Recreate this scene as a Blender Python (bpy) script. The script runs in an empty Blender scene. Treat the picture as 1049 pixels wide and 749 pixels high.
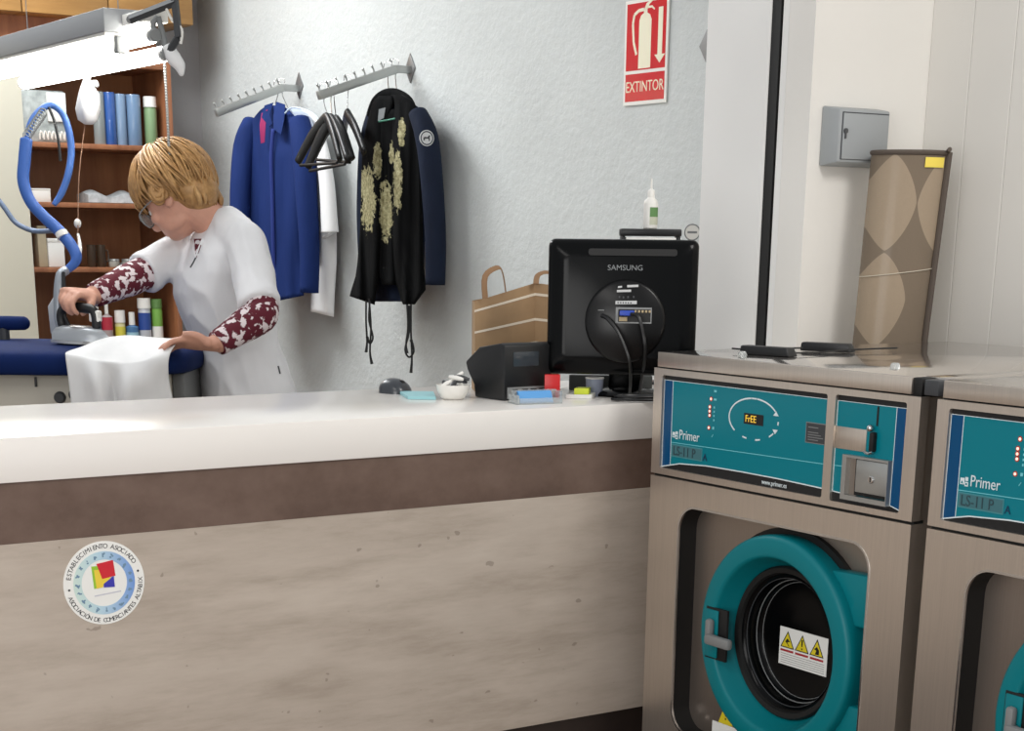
import bpy, bmesh, math, random
from mathutils import Vector as V, Matrix as M, noise as NZ
import numpy as np
random.seed(7)
PI = math.pi
S = bpy.context.scene
COL = S.collection

# ------------------------------------------------------------------ camera
W, H = 1049.0, 749.0
FPX, CX, CY = 1729.4977, 524.5, 776.0336
RIGHT = V((0.83493065, -0.55026343, 0.01004832))
DOWN = V((-0.15499509, -0.25261902, -0.95507076))
FWD = V((0.52807891, 0.79586041, -0.29620749))
EYE = V((0, 0, 1.37))
cam = bpy.data.objects.new('camera', bpy.data.cameras.new('camera'))
COL.objects.link(cam)
cam.data.sensor_fit = 'HORIZONTAL'
cam.data.sensor_width = 36
cam.data.lens = FPX * 36 / W
cam.data.shift_y = (CY - (H - 0) / 2) / W
cam.data.clip_start = 0.05
m3 = M((RIGHT, -DOWN, -FWD)).transposed()
cam.matrix_world = M.Translation(EYE) @ m3.to_4x4()
S.camera = cam

# ------------------------------------------------------------------ world and lights
wd = bpy.data.worlds.new('room_air'); S.world = wd; wd.use_nodes = True
wd.node_tree.nodes['Background'].inputs[0].default_value = (0.96, 0.98, 1.0, 1)
wd.node_tree.nodes['Background'].inputs[1].default_value = 0.55
S.view_settings.view_transform = 'Standard'
S.view_settings.look = 'None'
S.view_settings.exposure = 0.0
S.view_settings.gamma = 1.0
S.view_settings.use_curve_mapping = False


def lamp(name, loc, size, power, color=(1, 1, 1), aim=(0, 0, -1)):
    d = bpy.data.lights.new(name, 'AREA'); d.shape = 'RECTANGLE'
    d.size, d.size_y = size; d.energy = power; d.color = color
    o = bpy.data.objects.new(name, d); COL.objects.link(o)
    o.location = loc; o.rotation_euler = V(aim).to_track_quat('-Z', 'Y').to_euler()
    return o


lamp('ceiling_lamp', (2.5, 0.8, 2.9), (0.6, 1.3), 42, (1, 0.97, 0.93))
lamp('ceiling_lamp', (-0.2, 1.6, 2.7), (0.6, 1.2), 15, (1, 0.97, 0.93))
lamp('front_fill_light', (-1.7, 0.1, 1.5), (2.0, 1.7), 56, (1, 0.985, 0.965), (0.80, 0.60, -0.03))  # added unseen fill beside the camera, brightens the counter and machine fronts
lamp('ceiling_lamp', (1.4, 5.3, 2.95), (0.6, 1.6), 20, (0.96, 0.985, 1.0))
lamp('ceiling_lamp', (2.1, 6.7, 2.95), (0.5, 1.3), 62, (0.97, 0.99, 1.0))


# ------------------------------------------------------------------ helpers
def ray(px, py):
    return RIGHT * ((px - CX) / FPX) + DOWN * ((py - CY) / FPX) + FWD


def at(px, py, ax, val):                 # the point of the room seen at a pixel, on a plane x, y or z = val
    d = ray(px, py)
    return EYE + d * ((val - EYE[ax]) / d[ax])


FH = V((0.55289064, 0.83325383, 0)); RR = V((0.8349728, -0.55029121, 0))


def P(px, py, D):                        # the point seen at a pixel, D metres into the room
    d = ray(px, py)
    return EYE + d * (D / d.dot(FH))


def lin(c):
    c = [x / 255.0 for x in c]
    return tuple((x / 12.92 if x <= 0.04045 else ((x + 0.055) / 1.055) ** 2.4) for x in c) + (1,)


class Nodes:
    def __init__(s, name):
        s.m = bpy.data.materials.new(name); s.m.use_nodes = True
        s.t = s.m.node_tree; s.b = s.t.nodes['Principled BSDF']

    def n(s, typ, **kw):
        x = s.t.nodes.new(typ)
        for k, v in kw.items():
            if k.startswith('i_'):
                key = k[2:]
                x.inputs[int(key) if key.isdigit() else key].default_value = v
            else:
                setattr(x, k, v)
        return x

    def l(s, a, b): s.t.links.new(a, b)

    def coord(s, scale=(1, 1, 1), out='Object'):
        c = s.n('ShaderNodeTexCoord'); mp = s.n('ShaderNodeMapping')
        mp.inputs['Scale'].default_value = scale
        s.l(c.outputs[out], mp.inputs[0]); return mp.outputs[0]

    def noise(s, scale, detail=4, rough=0.5, stretch=(1, 1, 1)):
        x = s.n('ShaderNodeTexNoise'); x.inputs['Scale'].default_value = scale
        x.inputs['Detail'].default_value = detail; x.inputs['Roughness'].default_value = rough
        s.l(s.coord(stretch), x.inputs['Vector']); return x.outputs['Fac']

    def ramp(s, fac, stops):
        r = s.n('ShaderNodeValToRGB'); e = r.color_ramp.elements
        while len(e) < len(stops): e.new(0.5)
        for k, (p, c) in enumerate(stops):
            e[k].position = p; e[k].color = c if len(c) == 4 else lin(c)
        s.l(fac, r.inputs[0]); return r.outputs[0]

    def mix(s, fac, a, b):
        x = s.n('ShaderNodeMix', data_type='RGBA')
        for sock, v in ((x.inputs[0], fac), (x.inputs[6], a), (x.inputs[7], b)):
            if isinstance(v, (tuple, float, int)): sock.default_value = v
            else: s.l(v, sock)
        return x.outputs[2]

    def bump(s, fac, strength, dist=0.01):
        x = s.n('ShaderNodeBump'); x.inputs['Strength'].default_value = strength
        x.inputs['Distance'].default_value = dist
        s.l(fac, x.inputs['Height']); s.l(x.outputs[0], s.b.inputs['Normal'])


def mat(name, c, rough=0.5, metal=0.0, var=0.0, vscale=8, bump=0.0, bscale=60, bdist=0.004, emit=None, es=0, coat=0, spec=None, trans=0, stretch=(1, 1, 1)):
    N = Nodes(name); b = N.b
    b.inputs['Base Color'].default_value = lin(c)
    b.inputs['Roughness'].default_value = rough; b.inputs['Metallic'].default_value = metal
    if coat: b.inputs['Coat Weight'].default_value = coat; b.inputs['Coat Roughness'].default_value = 0.08
    if spec is not None: b.inputs['Specular IOR Level'].default_value = spec
    if trans: b.inputs['Transmission Weight'].default_value = trans
    if var:
        lo = tuple(max(0, x * (1 - var)) for x in c); hi = tuple(min(255, x * (1 + var)) for x in c)
        N.l(N.ramp(N.noise(vscale, 5, 0.6, stretch), [(0.3, lo), (0.7, hi)]), b.inputs['Base Color'])
    if bump: N.bump(N.noise(bscale, 4, 0.6, stretch), bump, bdist)
    if emit: b.inputs['Emission Color'].default_value = lin(emit); b.inputs['Emission Strength'].default_value = es
    return N.m


def smooth_path(pts, n=6):
    pts = [V(p) for p in pts]
    if len(pts) < 3: return pts
    out = []
    for i in range(len(pts) - 1):
        p0 = pts[max(i - 1, 0)]; p1 = pts[i]; p2 = pts[i + 1]; p3 = pts[min(i + 2, len(pts) - 1)]
        for k in range(n):
            t = k / n
            out.append(0.5 * ((2 * p1) + (p2 - p0) * t + (2 * p0 - 5 * p1 + 4 * p2 - p3) * t * t + (3 * p1 - p0 - 3 * p2 + p3) * t ** 3))
    out.append(pts[-1]); return out


def basis(d):
    d = V(d).normalized(); a = V((0, 0, 1)) if abs(d.z) < 0.9 else V((1, 0, 0))
    e1 = d.cross(a).normalized(); return e1, d.cross(e1).normalized(), d


class MB:
    """collects shapes into one mesh"""
    def __init__(s): s.bm = bmesh.new()

    def _bev(s, faces, w, seg=2):
        if w:
            ed = {e for f in faces for e in f.edges if e.calc_face_angle(0) > 0.6}
            bmesh.ops.bevel(s.bm, geom=list(ed), offset=w, segments=seg, profile=0.5, affect='EDGES', clamp_overlap=True)

    def box(s, lo, hi, bev=0, mtx=None, seg=2):
        lo, hi = V(lo), V(hi)
        vs = [s.bm.verts.new(((hi if i & 1 else lo).x, (hi if i & 2 else lo).y, (hi if i & 4 else lo).z)) for i in range(8)]
        if mtx: 
            for v in vs: v.co = mtx @ v.co
        q = [(0, 2, 3, 1), (4, 5, 7, 6), (0, 1, 5, 4), (2, 6, 7, 3), (0, 4, 6, 2), (1, 3, 7, 5)]
        fs = [s.bm.faces.new([vs[i] for i in f]) for f in q]
        s.bm.normal_update(); s._bev(fs, bev, seg); return s

    def hexa(s, pts, bev=0):             # 4 bottom corners then 4 top corners
        vs = [s.bm.verts.new(p) for p in pts]
        fs = [s.bm.faces.new([vs[i] for i in f]) for f in ((3, 2, 1, 0), (4, 5, 6, 7), (0, 1, 5, 4), (1, 2, 6, 5), (2, 3, 7, 6), (3, 0, 4, 7))]
        s.bm.normal_update(); bmesh.ops.recalc_face_normals(s.bm, faces=fs); s._bev(fs, bev); return s

    def prism(s, poly, fr, h0, h1, bev=0):   # poly in (a, b) of frame fr = (o, ea, eb, en)
        o, ea, eb, en = fr
        A = [s.bm.verts.new(o + ea * a + eb * b + en * h0) for a, b in poly]
        B = [s.bm.verts.new(o + ea * a + eb * b + en * h1) for a, b in poly]
        n = len(poly); fs = [s.bm.faces.new(A[::-1]), s.bm.faces.new(B)]
        for i in range(n): fs.append(s.bm.faces.new((A[i], A[(i + 1) % n], B[(i + 1) % n], B[i])))
        bmesh.ops.recalc_face_normals(s.bm, faces=fs)
        if bev: s.bm.normal_update(); s._bev(fs, bev)
        return s

    def holed(s, outer, holes, fr, h0, h1):  # plate with holes
        o, ea, eb, en = fr; vs = []; es = []
        for lp in [outer] + holes:
            L = [s.bm.verts.new(o + ea * a + eb * b + en * h0) for a, b in lp]; vs += L
            es += [s.bm.edges.new((L[i], L[(i + 1) % len(L)])) for i in range(len(L))]
        r = bmesh.ops.triangle_fill(s.bm, use_beauty=True, use_dissolve=False, edges=es)
        fs = [g for g in r['geom'] if isinstance(g, bmesh.types.BMFace)]
        x = bmesh.ops.extrude_face_region(s.bm, geom=fs)
        for v in x['geom']:
            if isinstance(v, bmesh.types.BMVert): v.co += en * (h1 - h0)
        bmesh.ops.recalc_face_normals(s.bm, faces=s.bm.faces[:]); return s

    def loft(s, rings, closed=True, caps=True):
        R_ = [[s.bm.verts.new(p) for p in r] for r in rings]; n = len(R_[0]); fs = []
        for a, b in zip(R_, R_[1:]):
            for i in range(n if closed else n - 1):
                j = (i + 1) % n
                fs.append(s.bm.faces.new((a[i], a[j], b[j], b[i])))
        if caps and closed:
            fs.append(s.bm.faces.new(R_[0][::-1])); fs.append(s.bm.faces.new(R_[-1]))
        bmesh.ops.recalc_face_normals(s.bm, faces=fs); return s

    def tube(s, pts, r, n=10, smooth=6, flat=1.0, up=None):
        k = len(pts)
        rs = [r] * k if isinstance(r, (int, float)) else list(r)
        path = smooth_path(pts, smooth) if smooth and k > 2 else [V(p) for p in pts]
        m = len(path); rad = [float(np.interp(i * (k - 1) / (m - 1), range(k), rs)) for i in range(m)]
        rings = []; e1 = None
        for i, p in enumerate(path):
            d = (path[min(i + 1, m - 1)] - path[max(i - 1, 0)]).normalized()
            if e1 is None:
                e1 = basis(d)[0] if up is None else (V(up) - d * V(up).dot(d)).normalized()
            else: e1 = (e1 - d * e1.dot(d)).normalized()
            e2 = d.cross(e1)
            rings.append([p + (e1 * math.cos(2 * PI * q / n) + e2 * (flat * math.sin(2 * PI * q / n))) * rad[i] for q in range(n)])
        return s.loft(rings)

    def cyl(s, p, q, r, r2=None, n=24, bev=0):
        p, q = V(p), V(q); e1, e2, d = basis(q - p); r2 = r if r2 is None else r2
        if bev:
            L = (q - p).length
            return s.lathe([(r - bev, 0), (r, bev), (r2, L - bev), (r2 - bev, L)], p, d, n)
        return s.loft([[c + (e1 * math.cos(2 * PI * i / n) + e2 * math.sin(2 * PI * i / n)) * rr for i in range(n)] for c, rr in ((p, r), (q, r2))])

    def lathe(s, prof, o, axis, n=32, caps=True):
        e1, e2, d = basis(axis); o = V(o)
        return s.loft([[o + d * h + (e1 * math.cos(2 * PI * i / n) + e2 * math.sin(2 * PI * i / n)) * max(r, 1e-5) for i in range(n)] for r, h in prof], caps=caps)

    def torus(s, c, axis, Rr, r, n=48, k=8):
        e1, e2, d = basis(axis); c = V(c); rings = []
        for i in range(n):
            a = 2 * PI * i / n; o = e1 * math.cos(a) + e2 * math.sin(a)
            rings.append([c + o * (Rr + r * math.cos(2 * PI * j / k)) + d * (r * math.sin(2 * PI * j / k)) for j in range(k)])
        rings.append(rings[0])
        s.loft(rings, caps=False); bmesh.ops.remove_doubles(s.bm, verts=s.bm.verts[:], dist=1e-6); return s

    def ball(s, c, r, rot=None, n=16, m=10):
        r = (r, r, r) if isinstance(r, (int, float)) else r; c = V(c)
        rings = []
        for j in range(m + 1):
            t = PI * (0.004 + 0.992 * j / m)
            ring = []
            for i in range(n):
                p = V((r[0] * math.sin(t) * math.cos(2 * PI * i / n), r[1] * math.sin(t) * math.sin(2 * PI * i / n), r[2] * math.cos(t)))
                ring.append(c + (rot @ p if rot else p))
            rings.append(ring)
        return s.loft(rings)

    def grid(s, rows, thick=0.0):
        R_ = [[s.bm.verts.new(p) for p in r] for r in rows]; fs = []
        for a, b in zip(R_, R_[1:]):
            for i in range(len(a) - 1): fs.append(s.bm.faces.new((a[i], a[i + 1], b[i + 1], b[i])))
        s.bm.normal_update()
        if thick: bmesh.ops.solidify(s.bm, geom=fs, thickness=thick)
        return s

    def text(s, txt, size, fr, ext=0.0004, center=False, wide=1.0, shear=0.0):
        cu = bpy.data.curves.new('t', 'FONT'); cu.body = txt; cu.size = size; cu.extrude = ext; cu.shear = shear
        cu.resolution_u = 3
        if center: cu.align_x = 'CENTER'
        ob = bpy.data.objects.new('t', cu); COL.objects.link(ob)
        dg = bpy.context.evaluated_depsgraph_get(); dg.update()
        me = bpy.data.meshes.new_from_object(ob.evaluated_get(dg))
        bpy.data.objects.remove(ob); bpy.data.curves.remove(cu)
        o, ea, eb, en = fr; base = len(s.bm.verts)
        s.bm.from_mesh(me); bpy.data.meshes.remove(me); s.bm.verts.ensure_lookup_table()
        for v in s.bm.verts[base:]:
            c = v.co.copy(); v.co = o + ea * (c.x * wide) + eb * c.y + en * (c.z + ext)
        return s

    def build(s, name, m, parent=None, smooth=35, loc=None, remesh=None, relax=0, flip=False):
        if parent is not None:
            r = parent
            while r.parent: r = r.parent
            inv = (M.Translation(r.location) @ r.rotation_euler.to_matrix().to_4x4()).inverted()
            bmesh.ops.transform(s.bm, matrix=inv, verts=s.bm.verts[:])
        elif loc is not None:
            bmesh.ops.translate(s.bm, vec=-V(loc), verts=s.bm.verts[:])
        me = bpy.data.meshes.new(name); s.bm.to_mesh(me); s.bm.free()
        o = bpy.data.objects.new(name, me); COL.objects.link(o)
        if remesh:
            a = o.modifiers.new('r', 'REMESH'); a.mode = 'VOXEL'; a.voxel_size = remesh
            if relax: b = o.modifiers.new('s', 'SMOOTH'); b.iterations = relax; b.factor = 0.5
            dg = bpy.context.evaluated_depsgraph_get(); dg.update()
            new = bpy.data.meshes.new_from_object(o.evaluated_get(dg)); o.modifiers.clear()
            o.data = new; bpy.data.meshes.remove(me); me = new; me.name = name
        me.materials.clear(); me.materials.append(m)
        if smooth:
            me.shade_smooth()
            if smooth < 180: me.set_sharp_from_angle(angle=math.radians(smooth))
        if parent is not None: o.parent = parent
        elif loc is not None: o.location = loc
        return o


def tag(o, label=None, cat=None, group=None, kind=None):
    if label: o['label'] = label
    if cat: o['category'] = cat
    if group: o['group'] = group
    if kind: o['kind'] = kind
    return o


def thing(name, label, cat, loc, rotz=0, group=None):
    o = bpy.data.objects.new(name, None); COL.objects.link(o); o.empty_display_size = 0.05
    o.location = loc; o.rotation_euler = (0, 0, rotz); return tag(o, label, cat, group)


def dup(root, off, label):
    def cp(o, par):
        c = o.copy(); COL.objects.link(c); c.parent = par
        for ch in o.children: cp(ch, c)
        return c
    r = cp(root, None); r.location = root.location + V(off); r['label'] = label; return r


def rrect(x0, x1, y0, y1, r, k=6):
    out = []
    for cx, cy, a0 in ((x1 - r, y1 - r, 0), (x0 + r, y1 - r, 90), (x0 + r, y0 + r, 180), (x1 - r, y0 + r, 270)):
        for i in range(k + 1):
            a = math.radians(a0 + 90 * i / k); out.append((cx + r * math.cos(a), cy + r * math.sin(a)))
    return out


X, Y, Z = V((1, 0, 0)), V((0, 1, 0)), V((0, 0, 1))

# ------------------------------------------------------------------ materials
def wall_mat(name, c, bump, scale):
    N = Nodes(name)
    f = N.noise(scale, 5, 0.62); f2 = N.noise(1.3, 3, 0.5)
    lo = tuple(x * 0.95 for x in c)
    N.l(N.ramp(f2, [(0.35, lo), (0.65, c)]), N.b.inputs['Base Color'])
    N.b.inputs['Roughness'].default_value = 0.62
    if bump:
        N.bump(N.ramp(f, [(0.38, (0, 0, 0)), (0.62, (255, 255, 255))]), bump, 0.006)
    return N.m


M_rough = wall_mat('rough_plaster', (202, 206, 205), 0.28, 34)
M_wall = wall_mat('smooth_plaster', (236, 233, 227), 0.05, 60)
M_shaded = wall_mat('shaded_plaster', (168, 167, 168), 0.08, 60)  # shade of the far wall put into a greyer base colour
M_col = wall_mat('white_laminate', (240, 239, 236), 0, 60)
M_panel = wall_mat('pvc_panel', (226, 223, 217), 0.02, 90)
M_floor = mat('floor_tile', (120, 98, 84), 0.35, var=0.12, vscale=3)
M_black = mat('black_plastic', (16, 17, 19), 0.42, bump=0.08, bscale=300, bdist=0.001)
M_gloss = mat('black_gloss', (6, 7, 8), 0.2, spec=0.14)
M_boss = mat('black_satin', (7, 7, 8), 0.3, spec=0.3)
M_rubber = mat('black_rubber', (14, 14, 14), 0.6)
M_dgrey = mat('dark_grey_plastic', (58, 60, 63), 0.5)
M_mgrey = mat('grey_plastic', (128, 130, 130), 0.45)
M_white = mat('white_plastic', (232, 230, 224), 0.4)
M_paper = mat('white_paper', (236, 236, 232), 0.7)
M_laminate = mat('white_worktop', (238, 234, 229), 0.22, spec=0.5)
M_teal = mat('teal_plastic', (0, 118, 127), 0.42, spec=0.3)
M_tealpan = mat('teal_foil', (0, 123, 137), 0.28, spec=0.25)
M_tealdark = mat('dark_teal_plastic', (3, 70, 76), 0.5)
M_bluefoil = mat('blue_foil', (0, 74, 120), 0.3, spec=0.25)
M_inkw = mat('white_ink', (225, 235, 238), 0.5)
M_tint = mat('pale_teal_ink', (120, 205, 214), 0.5)
M_ink = mat('black_ink', (18, 18, 20), 0.55)
M_red = mat('red_plastic', (196, 26, 28), 0.4)
M_yel = mat('yellow_ink', (225, 205, 40), 0.5)
M_clear = mat('clear_acrylic', (240, 245, 245), 0.08, trans=0.75)
M_glass = mat('door_glass', (70, 74, 76), 0.03, trans=1.0)
M_gal = mat('galvanised_steel', (176, 178, 176), 0.34, metal=0.75)
M_chrome = mat('chrome', (205, 205, 205), 0.16, metal=1.0)
M_led = mat('red_led', (250, 220, 210), 0.3, emit=(255, 190, 170), es=0.9)
M_ledring = mat('led_ring', (170, 60, 40), 0.4)
M_lcd = mat('amber_segments', (230, 190, 60), 0.4, emit=(240, 190, 60), es=0.6)
M_skin = mat('skin', (204, 152, 130), 0.5, var=0.05, vscale=14)
M_tube = mat('lit_tube', (255, 255, 255), 0.4, emit=(255, 253, 246), es=12.0)

def stainless(name, c, rough):
    N = Nodes(name)
    N.b.inputs['Metallic'].default_value = 0.92
    f = N.noise(6, 6, 0.7, (1, 60, 1.2)); g = N.noise(2.2, 3, 0.5)
    N.l(N.mix(0.5, N.ramp(f, [(0.3, tuple(x * 0.9 for x in c)), (0.7, c)]), N.ramp(g, [(0.3, tuple(x * 0.93 for x in c)), (0.7, c)])), N.b.inputs['Base Color'])
    N.b.inputs['Roughness'].default_value = rough; N.b.inputs['Anisotropic'].default_value = 0.4
    N.bump(f, 0.03, 0.001)
    return N.m


M_steel = stainless('brushed_steel', (220, 209, 197), 0.38)
M_lid = stainless('polished_steel', (210, 203, 196), 0.09)
M_liner = stainless('dark_steel', (168, 156, 146), 0.42)

def concrete():
    N = Nodes('concrete_laminate')
    a = N.noise(2.2, 6, 0.6, (1, 1, 3.5)); b = N.noise(11, 8, 0.72, (0.35, 1, 2.2)); d = N.noise(34, 2, 0.5, (0.9, 1, 1.2))
    c1 = N.ramp(a, [(0.3, (158, 145, 131)), (0.5, (180, 167, 154)), (0.72, (198, 186, 173))])
    c2 = N.ramp(b, [(0.25, (138, 126, 112)), (0.5, (181, 169, 157)), (0.8, (202, 192, 180))])
    c3 = N.mix(0.5, c1, c2)
    N.l(N.mix(N.ramp(d, [(0.725, (0, 0, 0)), (0.745, (170, 170, 170))]), c3, lin((92, 78, 66))), N.b.inputs['Base Color'])
    N.b.inputs['Roughness'].default_value = 0.55
    return N.m


def rust():
    N = Nodes('bronze_laminate')
    a = N.noise(5, 6, 0.62, (1, 1, 1.6)); b = N.noise(22, 5, 0.7)
    N.l(N.mix(0.35, N.ramp(a, [(0.3, (84, 66, 58)), (0.5, (104, 84, 74)), (0.7, (120, 100, 90))]), N.ramp(b, [(0.3, (88, 70, 60)), (0.7, (116, 97, 87))])), N.b.inputs['Base Color'])
    N.b.inputs['Roughness'].default_value = 0.4
    return N.m


def wood(name, dark, light, sc=3, st=(6, 6, 0.6), rough=0.45):
    N = Nodes(name)
    N.l(N.ramp(N.noise(sc, 6, 0.65, st), [(0.3, dark), (0.7, light)]), N.b.inputs['Base Color'])
    N.b.inputs['Roughness'].default_value = rough
    return N.m


M_shelf = wood('dark_mahogany', (124, 76, 50), (160, 106, 72))
M_cab = wood('oak_veneer', (140, 102, 56), (162, 122, 70), st=(1, 1, 8))

def cloth(name, c, bumpscale=14, bump=0.35, var=0.06, rough=0.85, stretch=(1, 1, 0.35), sheen=0.0):
    N = Nodes(name)
    lo = tuple(x * (1 - var) for x in c)
    N.l(N.ramp(N.noise(bumpscale, 3, 0.5, stretch), [(0.3, lo), (0.7, c)]), N.b.inputs['Base Color'])
    N.b.inputs['Roughness'].default_value = rough
    N.b.inputs['Sheen Weight'].default_value = sheen; N.b.inputs['Specular IOR Level'].default_value = 0.2
    N.bump(N.noise(bumpscale, 3, 0.45, stretch), bump, 0.012)
    return N.m


M_tunic = cloth('white_cotton', (230, 230, 232), 9, 0.4)
M_linen = cloth('ironed_cotton', (240, 240, 240), 11, 0.2)
M_bluecoat = cloth('royal_blue_cotton', (24, 45, 100), 12, 0.7)
M_navy = cloth('navy_denim', (25, 34, 54), 14, 0.6, var=0.2)
M_padblue = cloth('board_cover', (10, 34, 86), 20, 0.06)
M_trouser = cloth('black_trousers', (24, 24, 28), 12, 0.3)

def floral(name, base, blot, sc, lo, hi):
    N = Nodes(name)
    f = N.noise(sc, 3, 0.55)
    v = N.n('ShaderNodeTexVoronoi'); v.inputs['Scale'].default_value = sc * 1.3
    N.l(N.coord(), v.inputs['Vector'])
    mth = N.n('ShaderNodeMath', operation='SUBTRACT'); N.l(f, mth.inputs[0])
    m2 = N.n('ShaderNodeMath', operation='MULTIPLY'); N.l(v.outputs['Distance'], m2.inputs[0]); m2.inputs[1].default_value = 0.3
    N.l(m2.outputs[0], mth.inputs[1])
    N.l(N.ramp(mth.outputs[0], [(lo, base), (hi, blot)]), N.b.inputs['Base Color'])
    N.b.inputs['Roughness'].default_value = 0.85
    return N.m


M_sleeve = floral('maroon_floral', (92, 18, 36), (226, 214, 216), 44, 0.36, 0.40)

# ------------------------------------------------------------------ the room
def struct(name, mb, m, loc=None):
    o = mb.build(name, m, None, smooth=0, loc=loc); o['kind'] = 'structure'; return o


XT, XW, YB, YF, XP = 3.37, 3.10, 2.966, 7.72, 2.74
struct('floor', MB().box((-3, -1.5, -0.06), (3.6, 7.95, 0)), M_floor)
struct('wall_east', MB().box((XT, 2.9, 0), (XT + 0.15, YF + 0.15, 3.05)), M_rough)
struct('wall_north', MB().box((-3, YF, 0), (XT, YF + 0.15, 3.05)), M_shaded)
struct('wall_partition', MB().box((XP, YB, 0), (XT, 3.05, 3.05)), M_wall)
struct('trim_1', MB().box((XP, 3.0505, 0), (XT, 3.070, 3.05)).box((XP + .02, 3.070, 0), (XT, 3.082, 3.05)), M_col)
struct('trim_2', MB().box((XP + 0.004, 3.0825, 0), (XT, 3.112, 3.05)), M_rubber)
struct('trim_3', MB().box((XP, 3.1125, 0), (XT, 3.335, 3.05), 0.004), M_col)
wb = MB()
y = YB
while y > -1.5:                          # pvc wall boards, each with a shallow joint
    wb.box((XW, y - 0.1235, 0), (XW + 0.06, y, 3.05), 0.0016, seg=1); y -= 0.1243
struct('wall_south', wb, M_panel)

# ------------------------------------------------------------------ washing machines
XF, YL, WW = 2.058, 2.6207, 0.690
FR = (V((XF, YL, 0)), -Y, Z, -X)         # u to the right along the front, z up, out of the front


def washer():
    t = thing('washing_machine', 'stainless steel washing machine with teal door standing against the counter end, shown whole', 'washing machine', (XF + 0.39, YL - WW / 2, 0), 0, 'coin operated washing machines')
    def pt(u, z, d=0): return FR[0] + FR[1] * u + FR[2] * z + FR[3] * d
    def bx(mb, u0, u1, z0, z1, d0, d1, bev=0):
        return mb.box((XF - d1, YL - u1, z0), (XF - d0, YL - u0, z1), bev)
    bx(MB(), 0.004, WW - 0.004, 0.06, 0.905, -0.785, -0.090).build('cabinet', M_steel, t)
    bx(MB(), 0.004, WW - 0.004, 0.905, 1.126, -0.785, -0.014).build('control_housing', M_steel, t)
    ft = MB()
    for u in (0.07, 0.62):
        for d in (-0.08, -0.70): ft = MB().cyl(pt(u, 0, d), pt(u, 0.062, d), 0.022, n=16); ft.build('foot', M_rubber, t)
    # lower front with the recessed mouth
    fp = MB(); hole = rrect(0.090, 0.606, 0.425, 0.877, 0.05, 8)
    fp.holed([(0, 0.06), (WW, 0.06), (WW, 0.9225), (0, 0.9225)], [hole], FR, -0.006, 0)
    bx(fp, 0, 0.004, 0.06, 0.9225, -0.090, -0.006); bx(fp, WW - 0.004, WW, 0.06, 0.9225, -0.090, -0.006)
    fp.build('front_panel', M_steel, t)
    rim = MB(); hin = rrect(0.0935, 0.6025, 0.4285, 0.8735, 0.0465, 8)
    rim.holed(hole, [hin], FR, -0.004, 0.0012); rim.build('recess_rim', M_chrome, t)
    rw = MB(); rw.loft([[pt(a, b, d) for a, b in hin] for d in (-0.003, -0.045)], caps=False); rw.build('recess_wall', M_rubber, t)
    rb = MB().holed([(0.075, 0.41), (0.62, 0.41), (0.62, 0.89), (0.075, 0.89)], [[(0.379 + 0.15 * math.cos(q), 0.657 + 0.15 * math.sin(q)) for q in np.linspace(0, 2 * PI, 49)[:-1]]], FR, -0.05, -0.044).build('recess_plate', M_liner, t)
    wt = MB(); wt.prism([(0.186, 0.458), (0.228, 0.458), (0.207, 0.504)], FR, -0.0437, -0.043); wt.build('warning_triangle', M_yel, rb)
    wt = MB(); wt.prism([(0.2055, 0.474), (0.2085, 0.474), (0.209, 0.492), (0.205, 0.492)], FR, -0.0431, -0.0426).prism([(0.2055, 0.467), (0.2085, 0.467), (0.2085, 0.471), (0.2055, 0.471)], FR, -0.0431, -0.0426)
    wt.build('warning_mark', M_ink, rb)
    bx(MB(), 0.168, 0.245, 0.435, 0.4575, -0.0437, -0.043).build('warning_label', M_paper, rb)
    # door
    uc, zc = 0.379, 0.657
    C = pt(uc, zc)
    MB().lathe([(0.212, -0.0438), (0.212, -0.034), (0.160, -0.034)], C, -X, 64, caps=False).build('door_gasket', M_rubber, t)
    MB().prism([(0.475, 0.815), (0.6015, 0.8195), (0.6015, 0.727), (0.545, 0.727), (0.545, 0.585), (0.6015, 0.585), (0.6015, 0.495), (0.475, 0.495), (0.527, 0.58), (0.533, 0.657), (0.527, 0.73)], FR, -0.0438, -0.012, 0.005).build('hinge', M_teal, t)
    bx(MB(), 0.535, 0.6015, 0.583, 0.729, -0.0438, -0.030, 0.003).build('hinge_cover', M_tealdark, t)
    dr = MB().lathe([(0.200, -0.033), (0.2015, -0.010), (0.2010, 0.001), (0.1992, 0.0055), (0.1960, 0.0085), (0.1915, 0.0098), (0.178, 0.0108), (0.167, 0.0108), (0.1635, 0.0100), (0.161, 0.0075), (0.1592, 0.0035), (0.1520, -0.015), (0.1475, -0.026), (0.142, -0.036)], C, -X, 96, caps=False)
    door = dr.build('door', M_teal, t, smooth=50)
    MB().lathe([(0.1425, -0.030), (0.139, -0.026), (0.130, -0.028), (0.127, -0.036)], C, -X, 72, caps=False).build('seal', M_rubber, door)
    gl = MB().lathe([(0.128, -0.034), (0.120, -0.038), (0.118, -0.05), (0.112, -0.068), (0.104, -0.073), (0.06, -0.0736), (0.0, -0.0738)], C, -X, 64, caps=False).build('glass', M_gloss, door, smooth=60)
    gr = MB(); gr.torus(C - X * -0.060, X, 0.1145, 0.0011, 64, 6).torus(C - X * -0.0705, X, 0.1085, 0.0007, 64, 6)  # thin grey rings drawn for the faint highlights round the bowl
    gr.build('glass_edge_highlight', M_mgrey, door)
    MB().torus(C - X * -0.040, X, 0.1195, 0.0012, 64, 6).build('glass_edge_highlight', M_dgrey, door)
    # label stuck on the floor of the glass bowl
    u0, u1, z0, z1 = 0.316, 0.4445, 0.602, 0.6735
    MB().prism([(u0, z0), (u1, z0), (u1, z1), (u0, z1)], FR, -0.0730, -0.0722).build('warning_label', M_paper, door)
    tr = MB(); mk = MB()
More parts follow.
